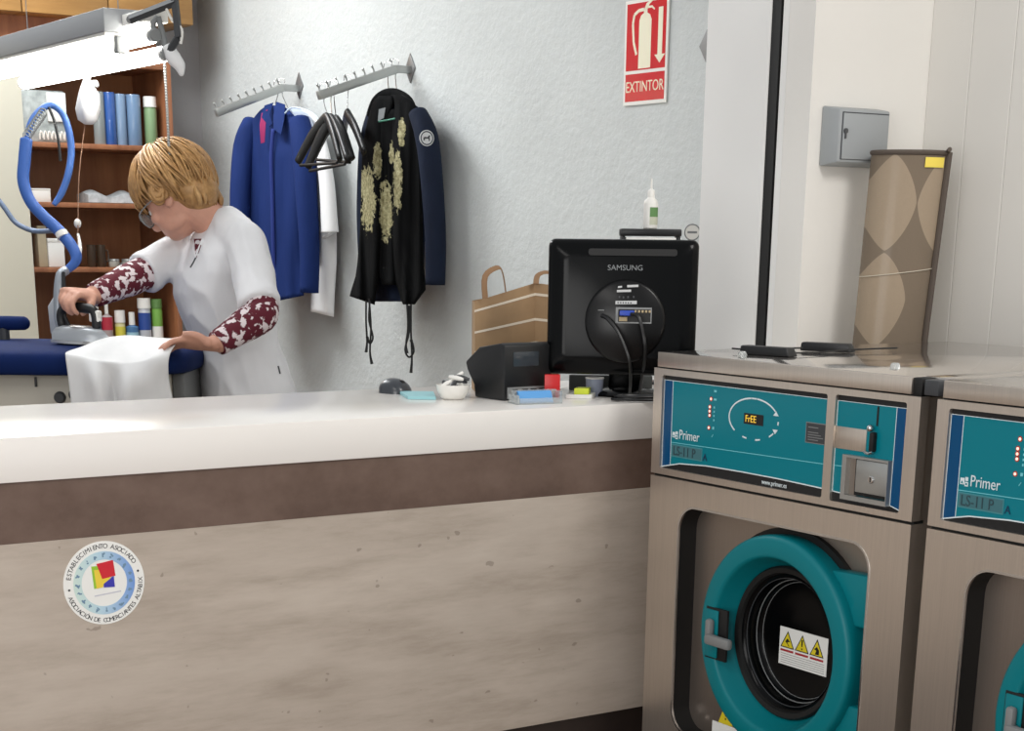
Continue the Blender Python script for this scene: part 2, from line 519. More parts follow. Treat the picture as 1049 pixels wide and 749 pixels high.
    for k_, uu in enumerate((u0 + 0.022, u0 + 0.0615, u0 + 0.101)):
        tr.prism([(uu - 0.0175, z0 + 0.0335), (uu + 0.0175, z0 + 0.0335), (uu, z0 + 0.064)], FR, -0.0722, -0.0719)
        mk.holed([(uu - 0.0185, z0 + 0.033), (uu + 0.0185, z0 + 0.033), (uu, z0 + 0.0652)], [[(uu - 0.0155, z0 + 0.0348), (uu + 0.0155, z0 + 0.0348), (uu, z0 + 0.0618)]], FR, -0.0722, -0.0716)
        if k_ == 1:
            mk.prism([(uu - 0.0012, z0 + 0.043), (uu + 0.0012, z0 + 0.043), (uu + 0.002, z0 + 0.056), (uu - 0.002, z0 + 0.056)], FR, -0.0719, -0.0715)
            mk.prism([(uu - 0.0014, z0 + 0.037), (uu + 0.0014, z0 + 0.037), (uu + 0.0014, z0 + 0.040), (uu - 0.0014, z0 + 0.040)], FR, -0.0719, -0.0715)
        else:
            g = 1 if k_ else -1
            mk.prism([(uu - 0.004 * g, z0 + 0.0365), (uu + 0.006, z0 + 0.0365), (uu + 0.006 * g, z0 + 0.045), (uu, z0 + 0.051), (uu - 0.007 * g, z0 + 0.0455), (uu - 0.001, z0 + 0.044)], FR, -0.0719, -0.0715)
    tr.build('warning_triangle', M_yel, door); mk.build('warning_mark', M_ink, door)
    rl = MB(); fl = MB()
    for q in range(3): rl.prism([(u0 + 0.004 + q * 0.040, z0 + 0.0255), (u0 + 0.039 + q * 0.040, z0 + 0.0255), (u0 + 0.039 + q * 0.040, z0 + 0.0295), (u0 + 0.004 + q * 0.040, z0 + 0.0295)], FR, -0.0722, -0.0718)
    for q in range(5): fl.prism([(u0 + 0.006, z0 + 0.004 + q * 0.0042), (u1 - 0.006, z0 + 0.004 + q * 0.0042), (u1 - 0.006, z0 + 0.0048 + q * 0.0042), (u0 + 0.006, z0 + 0.0048 + q * 0.0042)], FR, -0.0722, -0.0719)
    rl.build('red_heading', mat('label_red', (170, 40, 44), 0.6), door); fl.build('small_print', M_mgrey, door)
    # latch
    lt = bx(MB(), 0.2000, 0.2600, 0.6005, 0.6995, 0.006, 0.0118, 0.001).build('latch_plate', M_rubber, t)
    bx(MB(), 0.2040, 0.2380, 0.6040, 0.6960, 0.0118, 0.0160, 0.003).build('latch_flap', M_teal, lt)
    hb = MB(); bx(hb, 0.222, 0.293, 0.632, 0.653, 0.022, 0.036, 0.006); bx(hb, 0.216, 0.233, 0.634, 0.680, 0.016, 0.030, 0.006); bx(hb, 0.214, 0.236, 0.634, 0.650, 0.0118, 0.026, 0.003)
    hb.build('latch_handle', M_mgrey, lt)
    # control fascia
    fa = MB(); fa.holed([(0, 0.9275), (WW, 0.9275), (WW, 1.1275), (0, 1.1275)], [rrect(0.026, 0.4775, 0.9395, 1.1155, 0.004, 2), rrect(0.4975, 0.6605, 0.9375, 1.1165, 0.004, 2)], FR, -0.006, 0)
    bx(fa, 0, 0.004, 0.9275, 1.1275, -0.02, -0.006); bx(fa, WW - 0.004, WW, 0.9275, 1.1275, -0.02, -0.006); bx(fa, 0.004, WW - 0.004, 1.1235, 1.1275, -0.02, -0.006)
    fa.build('fascia', M_steel, t)
    bx(MB(), 0.002, WW - 0.002, 0.9225, 0.9275, -0.03, -0.008).build('front_joint', M_rubber, t)
    bx(MB(), 0.006, WW - 0.006, 1.1275, 1.1305, -0.78, -0.006).build('lid_joint', M_rubber, t)
    def dec(parent, nm, m, polys, lev=0):
        mb = MB(); h = -0.0058 + lev * 0.0002
        for p in polys: mb.prism(p, FR, h - 0.0004, h)
        return mb.build(nm, m, parent)
    def rc(a, b, c, d): return [(a, c), (b, c), (b, d), (a, d)]
    pn = bx(MB(), 0.024, 0.479, 0.9375, 1.1175, -0.0135, -0.0062).build('display_panel', M_ink, t)
    cv = [(0.0265, 0.9416), (0.08, 0.9525), (0.16, 0.9575), (0.26, 0.9582), (0.36, 0.9575), (0.4765, 0.9545)]
    dec(pn, 'teal_field', M_tealpan, [cv + [(0.4765, 1.1062), (0.0265, 1.1062)]])
    cb = [(0.0265, 0.9416), (0.0525, 0.9475)]
    dec(pn, 'blue_band', M_bluefoil, [cb + [(0.0520, 1.1062), (0.0265, 1.1062)]], 1)
    def strip(pts, w): return [[(a[0], a[1] - w), (b[0], b[1] - w), (b[0], b[1] + w), (a[0], a[1] + w)] for a, b in zip(pts, pts[1:])]
    dec(pn, 'white_line', M_inkw, strip(cv, 0.0010) + [rc(0.0515, 0.0527, 0.948, 1.1062), rc(0.0265, 0.4765, 1.1058, 1.1068), rc(0.0262, 0.0272, 0.942, 1.106)], 2)
    dec(pn, 'pale_line', M_tint, strip([(0.053, 0.9905), (0.4765, 0.9965)], 0.0006), 2)
    hh = -0.0052
    def arc(a0, a1, ru=0.0665, rz=0.0365, w=0.0014):
        ar = MB(); n = max(2, int(abs(a1 - a0) / 6)); c = (0.2855, 1.0555)
        for i in range(n):
            aa, bb = math.radians(a0 + (a1 - a0) * i / n), math.radians(a0 + (a1 - a0) * (i + 1) / n)
            ar.prism([(c[0] + (ru - w) * math.cos(aa), c[1] + (rz - w) * math.sin(aa)), (c[0] + (ru - w) * math.cos(bb), c[1] + (rz - w) * math.sin(bb)), (c[0] + (ru + w) * math.cos(bb), c[1] + (rz + w) * math.sin(bb)), (c[0] + (ru + w) * math.cos(aa), c[1] + (rz + w) * math.sin(aa))], FR, hh - 0.0004, hh)
        ar.build('dial_arc', M_inkw, pn)
    arc(97, 222); arc(30, 83); arc(246, 256); arc(277, 288); arc(312, 326); arc(2, -8)
    for q_ in ([(0.338, 1.0665), (0.352, 1.0665), (0.345, 1.0745)], [(0.338, 1.0425), (0.352, 1.0425), (0.345, 1.0345)]): dec(pn, 'arrow_mark', M_inkw, [q_], 3)
    dec(pn, 'dial_mark', M_inkw, [rc(0.279, 0.292, 1.0905, 1.0932)], 3)
    dp = bx(MB(), 0.2600, 0.3125, 1.0455, 1.0648, -0.0062, -0.0052).build('digital_display', M_ink, pn)
    tx = MB(); tfr = lambda u, z, h=-0.0050: (pt(u, z, h), -Y, Z, -X)
    tx.text('FrEE', 0.0175, tfr(0.2640, 1.0495), 0.0002, wide=0.92); tx.build('digits', M_lcd, pn)
    ld = MB(); lr = MB()
    for u, z in ((0.1660, 1.0815), (0.1635, 1.0668), (0.1635, 1.0590), (0.1638, 1.0514), (0.1630, 1.0287)):
        ld.cyl(pt(u, z, -0.0056), pt(u, z, -0.0045), 0.0024, n=12); lr.cyl(pt(u, z, -0.0057), pt(u, z, -0.0052), 0.0044, n=14)
    ld.build('led', M_led, pn); lr.build('led_ring', M_ledring, pn)
    dec(pn, 'pictogram', M_tint, [rc(0.1735, 0.1805, 1.0945, 1.0985), rc(0.1735, 0.1815, 1.0795, 1.0830)] + [rc(0.1745, 0.1775, z - 0.0018, z + 0.0018) for z in (1.0668, 1.0590, 1.0514, 1.0435)] + [rc(0.173, 0.178, 1.0265, 1.0315), [(0.1715, 1.0125), (0.1725, 1.0115), (0.1765, 1.0170), (0.1755, 1.0175)]], 3)
    # brand mark and word
    dec(pn, 'brand_mark', M_inkw, [rc(0.0560, 0.0645, 1.0005, 1.0105), rc(0.0660, 0.0720, 1.0065, 1.0125), rc(0.0655, 0.0725, 0.9980, 1.0050)], 3)
    dec(pn, 'brand_mark', M_tealpan, [[(0.0575, 1.0025), (0.0625, 1.0015), (0.0600, 1.0065)], rc(0.0672, 0.0705, 1.0000, 1.0032)], 4)
    tx = MB(); tx.text('Primer', 0.0255, tfr(0.0765, 0.9995), 0.0003, wide=0.86); tx.build('brand_lettering', M_inkw, pn)
    pl = bx(MB(), 0.0550, 0.1470, 0.9640, 0.9882, -0.0062, -0.0050).build('model_plate', mat('plate_grey', (66, 138, 146), 0.5), pn)
    bx(MB(), 0.0570, 0.1450, 0.9660, 0.9862, -0.0062, -0.0047).build('model_plate_field', mat('plate_dark', (62, 112, 120), 0.5), pn)
    tx = MB(); tx.text('LS-11 P', 0.0245, tfr(0.0605, 0.9680, -0.0046), 0.0003, wide=0.90); tx.build('model_lettering', mat('plate_ink', (44, 70, 78), 0.5), pn)
    tx = MB(); tx.text('A', 0.0185, tfr(0.1495, 0.9665), 0.0003); tx.build('model_letter', mat('letter_blue', (10, 52, 84), 0.5), pn)
    bx(MB(), 0.4235, 0.4765, 1.0285, 1.0640, -0.0062, -0.0052).build('button_frame', M_mgrey, pn)
    bx(MB(), 0.4255, 0.4765, 1.0300, 1.0625, -0.0062, -0.0046).build('price_screen', M_dgrey, pn)
    dec(pn, 'price_lines', M_mgrey, [rc(0.430, 0.455, 1.0550, 1.0565)] + [rc(0.430, 0.436 + 0.006 * (q % 3) + 0.02, 1.0465 - 0.0042 * q, 1.0478 - 0.0042 * q) for q in range(4)], 7)
    tx = MB(); tx.text('www.primer.es', 0.0125, tfr(0.3175, 0.9435), 0.0003, wide=0.86); tx.build('web_lettering', M_inkw, pn)
    # coin unit
    cp = bx(MB(), 0.4955, 0.6625, 0.9360, 1.1180, -0.0135, -0.0062).build('coin_panel', M_ink, t)
    dec(cp, 'teal_field', M_tealpan, [[(0.4980, 0.9535), (0.635, 0.9475), (0.635, 1.1065), (0.4980, 1.1065)]])
    dec(cp, 'blue_band', M_bluefoil, [[(0.6345, 0.9455), (0.6600, 0.9400), (0.6600, 1.1065), (0.6345, 1.1065)]], 1)
    dec(cp, 'white_line', M_inkw, [rc(0.4980, 0.6600, 1.1060, 1.1069), rc(0.6338, 0.6350, 0.946, 1.106), rc(0.4976, 0.4986, 0.953, 1.106)] + strip([(0.498, 0.9535), (0.528, 0.9522)], 0.0009) + strip([(0.635, 0.9462), (0.660, 0.9402)], 0.0009), 2)
    dec(cp, 'pale_line', M_tint, strip([(0.498, 0.9973), (0.528, 0.9985)], 0.0006), 2)
    bx(MB(), 0.4980, 0.5705, 1.0270, 1.0640, -0.0062, -0.0045, 0.0006).build('coin_plate', M_steel, cp)
    bx(MB(), 0.5905, 0.5945, 1.0725, 1.1045, -0.0062, -0.0050).build('coin_slot', M_rubber, cp)
    MB().ball(pt(0.5845, 1.0685, 0.002), 0.006).build('reject_knob', M_chrome, cp)
    bx(MB(), 0.5850, 0.5945, 1.0300, 1.0620, -0.0062, 0.004, 0.002).build('reject_lever', M_rubber, cp)
    MB().tube([pt(0.572, 1.0290, 0), pt(0.584, 1.0270, 0.003), pt(0.594, 1.0300, 0.003)], 0.0022, 8).build('coin_chute', M_chrome, cp)
    cb_ = MB(); cb_.holed([(0.5275, 0.9450), (0.6340, 0.9450), (0.6340, 1.0200), (0.5275, 1.0200)], [[(0.5375, 0.9530), (0.6325, 0.9530), (0.6325, 1.0160), (0.5375, 1.0160)]], FR, -0.006, 0.005)
    cbx = cb_.build('coin_box_frame', M_gal, cp)
    bx(MB(), 0.5375, 0.5560, 0.9530, 1.0160, -0.0062, -0.005).build('coin_box_gap', M_liner, cp)
    bx(MB(), 0.5555, 0.6320, 0.9545, 1.0165, -0.006, 0.0008, 0.001).build('coin_box_shadow_gap', M_rubber, cp)
    bx(MB(), 0.5595, 0.6310, 0.9605, 1.0150, -0.004, 0.0035, 0.0015).build('coin_box_door', M_gal, cp)
    MB().cyl(pt(0.597, 0.985, 0.003), pt(0.597, 0.985, 0.0065), 0.0062, n=20, bev=0.001).build('lock', M_chrome, cp)
    bx(MB(), 0.5960, 0.5980, 0.981, 0.989, 0.006, 0.0070).build('keyhole', M_rubber, cp)
    # lid
    ld = MB(); bx(ld, 0.012, 0.669, 1.1305, 1.1582, -0.785, 0.0, 0.0012); bx(ld, 0.660, 0.7345, 1.1307, 1.1581, -0.785, -0.030, 0.0008); lid = ld.build('lid', M_lid, t)
    bx(MB(), 0.012, 0.669, 1.1305, 1.1574, 0.0002, 0.0022, 0.0009).build('lid_front_edge', M_steel, t)
    en = MB(); bx(en, 0.6695, 0.688, 1.1306, 1.1575, -0.029, -0.002, 0.002); en.build('lid_end_cap', M_rubber, t)
    for u, d in ((0.205, -0.042), (0.541, -0.090)):
        MB().lathe([(0.0085, 0.0), (0.0085, 0.006), (0.006, 0.0105), (0.0, 0.011)], pt(u, 1.1582, d), Z, 16).build('lid_bumper', M_clear, lid)
    return t


w1 = washer()
w2 = dup(w1, (0, -0.7250, 0), 'stainless steel washing machine cut off by the photo edge, only its corner and lettering shown')
sp = MB().box((XF + 0.002, YL - 0.7228, 1.131), (XF + 0.028, YL - 0.6925, 1.1555), 0.002)
tag(sp.build('rubber_strip', M_dgrey, None, loc=(XF + 0.015, YL - 0.708, 1.131)), 'dark grey rubber strip wedged between the two washing machine lids', 'strip')

# ------------------------------------------------------------------ reception counter
YC, ZC = 2.70, 1.053
ct = thing('reception_counter', 'long reception counter with white worktop, brown band and concrete look front', 'counter', (1.0, 2.95, 0))
MB().box((-0.9, YC, 0.9815), (2.70, 3.205, ZC), 0.0015).build('worktop', M_laminate, ct)
MB().box((-0.88, YC + 0.004, 0.8830), (2.70, YC + 0.03, 0.9813)).build('upper_band', rust(), ct)
MB().box((-0.88, YC + 0.003, 0.4235), (2.70, YC + 0.03, 0.8828)).build('front_panel', concrete(), ct)
MB().box((-0.88, YC + 0.012, 0.0), (2.70, YC + 0.03, 0.4232)).build('plinth', mat('dark_laminate', (44, 34, 30), 0.5, var=0.15), ct)
MB().box((-0.88, YC + 0.03, 0.0), (2.66, 3.15, 0.981)).build('carcass', mat('white_melamine', (205, 203, 198), 0.5), ct)
# round association sticker
c0 = at(107.5, 597.5, 1, YC)
SF = (V((c0.x, YC + 0.003, c0.z)), X, Z, -Y); RS = 0.0705
def disc(mb, r0, r1, h0, h1, n=64):
    o = [(r1 * math.cos(2 * PI * i / n), r1 * math.sin(2 * PI * i / n)) for i in range(n)]
    if r0: mb.holed(o, [[(r0 * math.cos(2 * PI * i / n), r0 * math.sin(2 * PI * i / n)) for i in range(n)]], SF, h0, h1)
    else: mb.prism(o, SF, h0, h1)
    return mb
stk = disc(MB(), 0, RS, 0, 0.0006).build('round_sticker', M_paper, ct); stk['label'] = 'round white sticker with lettering ring and coloured squares'
Nb = Nodes('sticker_blue_ring')
sep = Nb.n('ShaderNodeSeparateXYZ'); Nb.l(Nb.coord(), sep.inputs[0])
mr = Nb.n('ShaderNodeMapRange'); Nb.l(sep.outputs[0], mr.inputs[0]); mr.inputs[1].default_value = c0.x - 1.0 - 0.055; mr.inputs[2].default_value = c0.x - 1.0 + 0.055
Nb.l(Nb.ramp(mr.outputs[0], [(0.0, (205, 224, 214)), (0.4, (186, 214, 226)), (1.0, (112, 150, 214))]), Nb.b.inputs['Base Color'])
disc(MB(), 0.0395, 0.0535, 0.0006, 0.0009).build('blue_ring', Nb.m, stk)
pc = MB()
for k in range(20):
    a = 2 * PI * k / 20; cxx, czz = 0.0465 * math.cos(a), 0.0465 * math.sin(a); rr = random.Random(k)
    for q in range(3):
        w_, h_ = rr.uniform(0.0008, 0.0018), rr.uniform(0.001, 0.0034); dx, dz = rr.uniform(-0.0024, 0.0024), rr.uniform(-0.0024, 0.0024); th = rr.uniform(0, PI)
        ca, sa = math.cos(th), math.sin(th)
        pc.prism([(cxx + dx + ca * i * w_ - sa * j * h_, czz + dz + sa * i * w_ + ca * j * h_) for i, j in ((-1, -1), (1, -1), (1, 1), (-1, 1))], SF, 0.0009 + q * 0.00002, 0.0011 + q * 0.00002)
pc.build('trade_symbols', mat('sticker_grey_blue', (112, 142, 166), 0.6), stk)
lt = MB()
def arc_text(txt, r, a_mid, span, size, up):
    n = len(txt)
    for i, ch in enumerate(txt):
        if ch == ' ': continue
        f = (i + 0.5) / n - 0.5
        a = math.radians(a_mid - span * f if up else a_mid + span * f)
        er = V((math.cos(a), 0, math.sin(a))); et = V((math.sin(a), 0, -math.cos(a)))
        o = SF[0] + er * r
        if up: lt.text(ch, size, (o - Y * 0.0007, et, er, -Y), 0.0001, True)
        else: lt.text(ch, size, (o - Y * 0.0007, -et, -er, -Y), 0.0001, True)
TILT = -5
arc_text('ESTABLECIMIENTO ASOCIADO', 0.0585, 100, 142, 0.0112, True)
arc_text('ASOCIACIÓN DE COMERCIANTES ALTABIX', 0.0668, 280, 166, 0.0108, False)
for a in (186, 14):
    cx_, cz_ = 0.0615 * math.cos(math.radians(a)), 0.0615 * math.sin(math.radians(a))
    lt.prism([(cx_ + 0.002 * math.cos(q), cz_ + 0.002 * math.sin(q)) for q in np.linspace(0, 2 * PI, 11)[:-1]], SF, 0.0007, 0.0009)
lt.build('ring_lettering', mat('sticker_ink', (42, 42, 48), 0.6), stk)
def sq(nm, c, pts, h): MB().prism([(a * 0.0705, b * 0.0705) for a, b in pts], SF, 0.0006, h).build(nm, mat(nm + '_ink', c, 0.5), stk)
sq('green_square', (150, 196, 60), [(-0.30, 0.42), (-0.10, 0.42), (-0.12, -0.10), (-0.26, -0.12)], 0.0009)
sq('blue_square', (62, 60, 170), [(-0.02, 0.05), (0.24, 0.14), (0.25, -0.12), (-0.02, -0.11)], 0.0010)
sq('yellow_square', (236, 206, 70), [(-0.24, 0.33), (0.0, 0.33), (0.16, 0.10), (-0.02, -0.02), (-0.04, -0.10), (-0.20, -0.12)], 0.0011)
sq('red_square', (206, 40, 52), [(-0.17, 0.47), (0.24, 0.53), (0.28, 0.15), (-0.05, 0.10)], 0.0013)
sq('faint_caption', (196, 196, 206), [(-0.26, -0.28), (0.40, -0.22), (0.40, -0.25), (-0.26, -0.31)], 0.0008)

# ------------------------------------------------------------------ things by the partition
kb = thing('key_cabinet', 'grey metal key cabinet mounted on the white wall above the rolled carpet', 'cabinet', (at(880, 140, 1, YB).x, YB, 1.53))
k0, k1 = at(842, 110, 1, YB).x, at(914.5, 110, 1, YB - 0.05).x
zk0, zk1 = at(858, 168, 1, YB - 0.05).z, at(860, 109, 1, YB - 0.05).z
ks = MB()
ks.hexa([V((k0, YB - 0.0005, zk0 - 0.004)), V((k1, YB - 0.0005, zk0 - 0.004)), V((k1 - 0.006, YB - 0.05, zk0 + 0.004)), V((k0 + 0.008, YB - 0.05, zk0 + 0.004)), V((k0, YB - 0.0005, zk1 + 0.004)), V((k1, YB - 0.0005, zk1 + 0.004)), V((k1 - 0.006, YB - 0.05, zk1 - 0.004)), V((k0 + 0.008, YB - 0.05, zk1 - 0.004))], 0.004)
M_box = mat('grey_enamel', (156, 160, 162), 0.45)
ks.build('box_body', M_box, kb)
d0, d1 = k0 + 0.016, k1 - 0.010
MB().box((d0, YB - 0.0508, zk0 + 0.010), (d1, YB - 0.0495, zk1 - 0.010)).build('door_gap', M_dgrey, kb)
kd = MB().box((d0 + 0.002, YB - 0.0535, zk0 + 0.011), (d1 - 0.0015, YB - 0.0505, zk1 - 0.0125), 0.001).build('box_door', M_box, kb)
kc = at(866, 134, 1, YB - 0.0535)
MB().cyl(kc, kc - Y * 0.004, 0.0055, n=16).box((kc.x - 0.0022, YB - 0.057, kc.z - 0.016), (kc.x + 0.0022, YB - 0.0535, kc.z), 0.001).build('key_lock', mat('lock_metal', (96, 98, 100), 0.4, metal=0.7), kd)

# rolled carpet behind the first machine
NC = Nodes('carpet_pattern')
M_cb = None
def carpet_mat():
    N = NC
    co = N.coord((1, 1, 1), 'UV'); s = N.n('ShaderNodeSeparateXYZ'); N.l(co, s.inputs[0])
    def mth(op, a, b=None):
        x = N.n('ShaderNodeMath', operation=op)
        for i, v in enumerate((a, b)):
            if v is None: continue
            if isinstance(v, (int, float)): x.inputs[i].default_value = v
            else: N.l(v, x.inputs[i])
        return x.outputs[0]
    # rows of tall lozenges, every second column shifted half a step
    u = mth('MULTIPLY', s.outputs[0], 1 / 0.118); v = mth('MULTIPLY', s.outputs[1], 1 / 0.208)
    col = mth('FLOOR', u); v2 = mth('ADD', v, 0.0)
    fu = mth('ABSOLUTE', mth('SUBTRACT', mth('FRACT', u), 0.5)); fv = mth('ABSOLUTE', mth('SUBTRACT', mth('FRACT', v2), 0.5))
    d = mth('ADD', mth('POWER', mth('MULTIPLY', fu, 2.0), 1.35), mth('POWER', mth('MULTIPLY', fv, 2.0), 1.5))
    d = mth('ADD', d, mth('MULTIPLY', mth('MODULO', col, 2.0), mth('SUBTRACT', 1.0, mth('MODULO', mth('FLOOR', v), 2.0))))
    r = N.ramp(d, [(0.955, (156, 139, 118)), (0.975, (118, 104, 88))])
    n = N.noise(160, 3, 0.6); N.l(N.mix(N.ramp(n, [(0.3, (0, 0, 0)), (0.7, (70, 70, 70))]), r, lin((104, 91, 76))), N.b.inputs['Base Color'])
    N.b.inputs['Roughness'].default_value = 0.9; N.bump(n, 0.25, 0.002)
    N.b.inputs['Coat Weight'].default_value = 0.25; N.b.inputs['Coat Roughness'].default_value = 0.2
    return N.m


XC = 2.965
cpt = thing('rolled_carpet', 'rolled beige and brown patterned carpet wrapped in film standing behind the washing machine', 'carpet', (XC, 2.78, 0))
tl, tr_, bl, br_ = P(893, 156, 3.99), P(969, 160, 3.99), P(874, 349, 3.97), P(944, 349, 3.97)
axis_t = (tl + tr_) / 2; axis_b = (bl + br_) / 2
wt_ = (tr_ - tl).length / 2; wbm = (br_ - bl).length / 2
def carpet_pt(h, ang, grow=0.0):
    f = (h - axis_b.z) / (axis_t.z - axis_b.z)
    c = axis_b + (axis_t - axis_b) * f; hw = wbm + (wt_ - wbm) * max(f, 0) + grow
    return c + RR * (hw * math.cos(ang)) + FH * (0.055 + grow) * math.sin(ang) + Z * 0
NA = 56; hs = [0.0] + list(np.linspace(0.12, axis_t.z, 20))
rings = [[carpet_pt(h, 2 * PI * i / NA) for i in range(NA)] for h in hs]
for r in rings:
    for p_ in r: p_.x = min(p_.x, XW - 0.004); 
body = MB().loft(rings)
uvl = body.bm.loops.layers.uv.new('UVMap')
per = 0.36
for f in body.bm.faces:
    for L in f.loops:
        c = L.vert.co; a_ = math.atan2((c - carpet_pt(c.z, 0)).dot(FH) / 1.0, (c - (carpet_pt(c.z, 0) + carpet_pt(c.z, PI)) / 2).dot(RR))
        L[uvl].uv = ((c - (carpet_pt(c.z, 0) + carpet_pt(c.z, PI)) / 2).dot(RR) + 0.118 * 0.5 + 0.040 + 10 * 0.118, c.z - axis_t.z + 0.208 * 8 + 0.0)
cb0 = body.build('carpet_roll', carpet_mat(), cpt)
bd = mat('binding_tape', (84, 74, 66), 0.8)
bt = MB(); bt.tube([carpet_pt(axis_t.z + 0.001 * 0, a) + Z * 0.002 for a in np.linspace(PI * 1.02, PI * 1.98, 14)], 0.0055, 8, 3)
bt.tube([carpet_pt(axis_t.z + 0.003, PI * 1.97), P(973, 153, 3.95)], 0.005, 8, 0)
bt.build('top_binding', bd, cpt)
flap = [carpet_pt(h, PI * 1.93, 0.005) - FH * 0.002 for h in np.linspace(0.3, axis_t.z + 0.004, 12)]
MB().tube(flap, 0.0075, 8, 0).build('edge_binding', bd, cpt)
fl2 = MB(); 
fl2.loft([[carpet_pt(h, PI * 1.97, g) + FH * w for g, w in ((0.0, 0.01), (0.012, 0.012), (0.012, 0.03), (0.0, 0.03))] for h in np.linspace(0.3, axis_t.z - 0.02, 10)])
fl2.build('outer_layer', mat('carpet_back', (150, 134, 114), 0.9, bump=0.2, bscale=200), cpt)
lb = MB(); a0, a1 = PI * 1.60, PI * 1.83
lb.grid([[carpet_pt(z_, a, 0.0022) - FH * 0.0005 for a in np.linspace(a0, a1, 8)] for z_ in (axis_t.z - 0.008, axis_t.z - 0.029)], 0.0006)
lb.build('yellow_tag', mat('yellow_card', (238, 214, 90), 0.6), cpt)['label'] = 'yellow paper tag'
for hz, tilt in ((at(890, 278, 0, 2.93).z, 0.01),):
    MB().tube([carpet_pt(hz + tilt * math.cos(a), a, 0.0018) for a in np.linspace(PI, 2 * PI, 20)], 0.0011, 6, 2).build('wrapping_string', mat('clear_tape', (200, 190, 172), 0.3), cpt)

# black rod with pads lying on the lid
rod = thing('grip_rod', 'thin black rod with two black pads lying on the lid of the washing machine', 'rod', (2.33, 2.42, 1.1585))
zl = 1.1582
def onlid(px, py, dz=0.0): q = at(px, py, 2, zl + dz); return q
a0_, a1_, a2_ = onlid(751, 357, 0.006), onlid(808, 362.5, 0.006), onlid(918, 360, 0.006)
def pad(pa, pb, h, back, nm):
    d = (pb - pa).normalized(); nrm = V((-d.y, d.x, 0)); nrm = nrm if nrm.dot(FH) > 0 else -nrm
    pa, pb = V((pa.x, pa.y, zl + 0.0005)), V((pb.x, pb.y, zl + 0.0005))
    MB().hexa([pa, pb, pb + nrm * back, pa + nrm * back, pa + d * 0.002 + Z * h, pb - d * 0.006 + Z * h, pb - d * 0.006 + nrm * back * 0.8 + Z * h, pa + d * 0.002 + nrm * back * 0.8 + Z * h], 0.003).build(nm, M_black, rod)
pad(onlid(757, 363), onlid(808, 366.5), 0.0165, 0.03, 'pad')
pad(onlid(819, 359.5), onlid(871, 362), 0.0165, 0.03, 'pad')
MB().tube([onlid(750, 357, 0.009), onlid(800, 361, 0.008), onlid(830, 361.5, 0.006), onlid(870, 358.5, 0.006), onlid(919, 356.5, 0.005)], 0.0016, 8).build('rod', M_rubber, rod)
MB().tube([onlid(806, 357, 0.008), onlid(822, 356.5, 0.008)], 0.0016, 8, 0).build('link', M_rubber, rod)

# ------------------------------------------------------------------ wall signs
sg = thing('extinguisher_sign', 'red and white fire extinguisher sign on the rough white wall', 'sign', at(662, 105, 0, XT - 0.001))
s0, s1 = at(643, 2, 0, XT).y, at(687.5, -3, 0, XT).y
szt, szb = at(643, 2, 0, XT).z, at(638, 109, 0, XT).z
SGF = (V((XT - 0.003, s0, szb)), -Y, Z, -X); sw, shh = s0 - s1, szt - szb
MB().prism([(0, 0), (sw, 0), (sw, shh), (0, shh)], SGF, -0.001, 0.004).build('sign_plate', M_white, sg)
M_sred = mat('sign_red', (206, 26, 32), 0.16, coat=0.5)
mg = sw * 0.045; zb = shh * 0.035; zs = shh * 0.315
MB().prism([(mg, zs + mg * 0.5), (sw - mg, zs + mg * 0.5), (sw - mg, shh - mg), (mg, shh - mg)], SGF, 0.004, 0.0045).build('pictogram_field', M_sred, sg)
MB().prism([(mg, zb), (sw - mg, zb), (sw - mg, zs - mg * 0.5), (mg, zs - mg * 0.5)], SGF, 0.004, 0.0045).build('caption_field', M_sred, sg)
M_cream = mat('glow_cream', (238, 232, 206), 0.4)
ex = MB(); s_ = lambda a, b: (a * sw, b * shh)
ex.prism([s_(.34, .345), s_(.62, .345), s_(.62, .80), s_(.585, .845), s_(.52, .865), s_(.52, .90), s_(.44, .90), s_(.44, .865), s_(.375, .845), s_(.34, .80)], SGF, 0.0045, 0.005)
ex.prism([s_(.44, .895), s_(.52, .895), s_(.56, .94), s_(.68, .985), s_(.66, .995), s_(.50, .955)], SGF, 0.0045, 0.005)
ex.prism([s_(.52, .905), s_(.62, .905), s_(.68, .88), s_(.69, .893), s_(.63, .925), s_(.52, .925)], SGF, 0.0045, 0.005)
hp = [(.44, .90), (.32, .895), (.22, .86), (.19, .78), (.22, .60), (.29, .48)]
for a, b in zip(hp, hp[1:]):
    d = V((b[0] - a[0], (b[1] - a[1]) * 1.4)).normalized(); nx, ny = -d.y * 0.022, d.x * 0.022 / 1.4
    ex.prism([s_(a[0] + nx, a[1] + ny), s_(b[0] + nx, b[1] + ny), s_(b[0] - nx, b[1] - ny), s_(a[0] - nx, a[1] - ny)], SGF, 0.0045, 0.0052)
ex.build('extinguisher_pictogram', M_cream, sg)
MB().prism([s_(.78, .90), s_(.88, .90), s_(.88, .46), s_(.95, .46), s_(.83, .38), s_(.71, .46), s_(.78, .46)], SGF, 0.0045, 0.005).build('arrow_pictogram', M_cream, sg)
te = MB(); te.text('EXTINTOR', 0.044, (SGF[0] + SGF[1] * (sw * .5) + Z * (shh * .125) + SGF[3] * 0.0045, -Y, Z, -X), 0.0003, True, 0.88); te.build('caption_lettering', M_cream, sg)

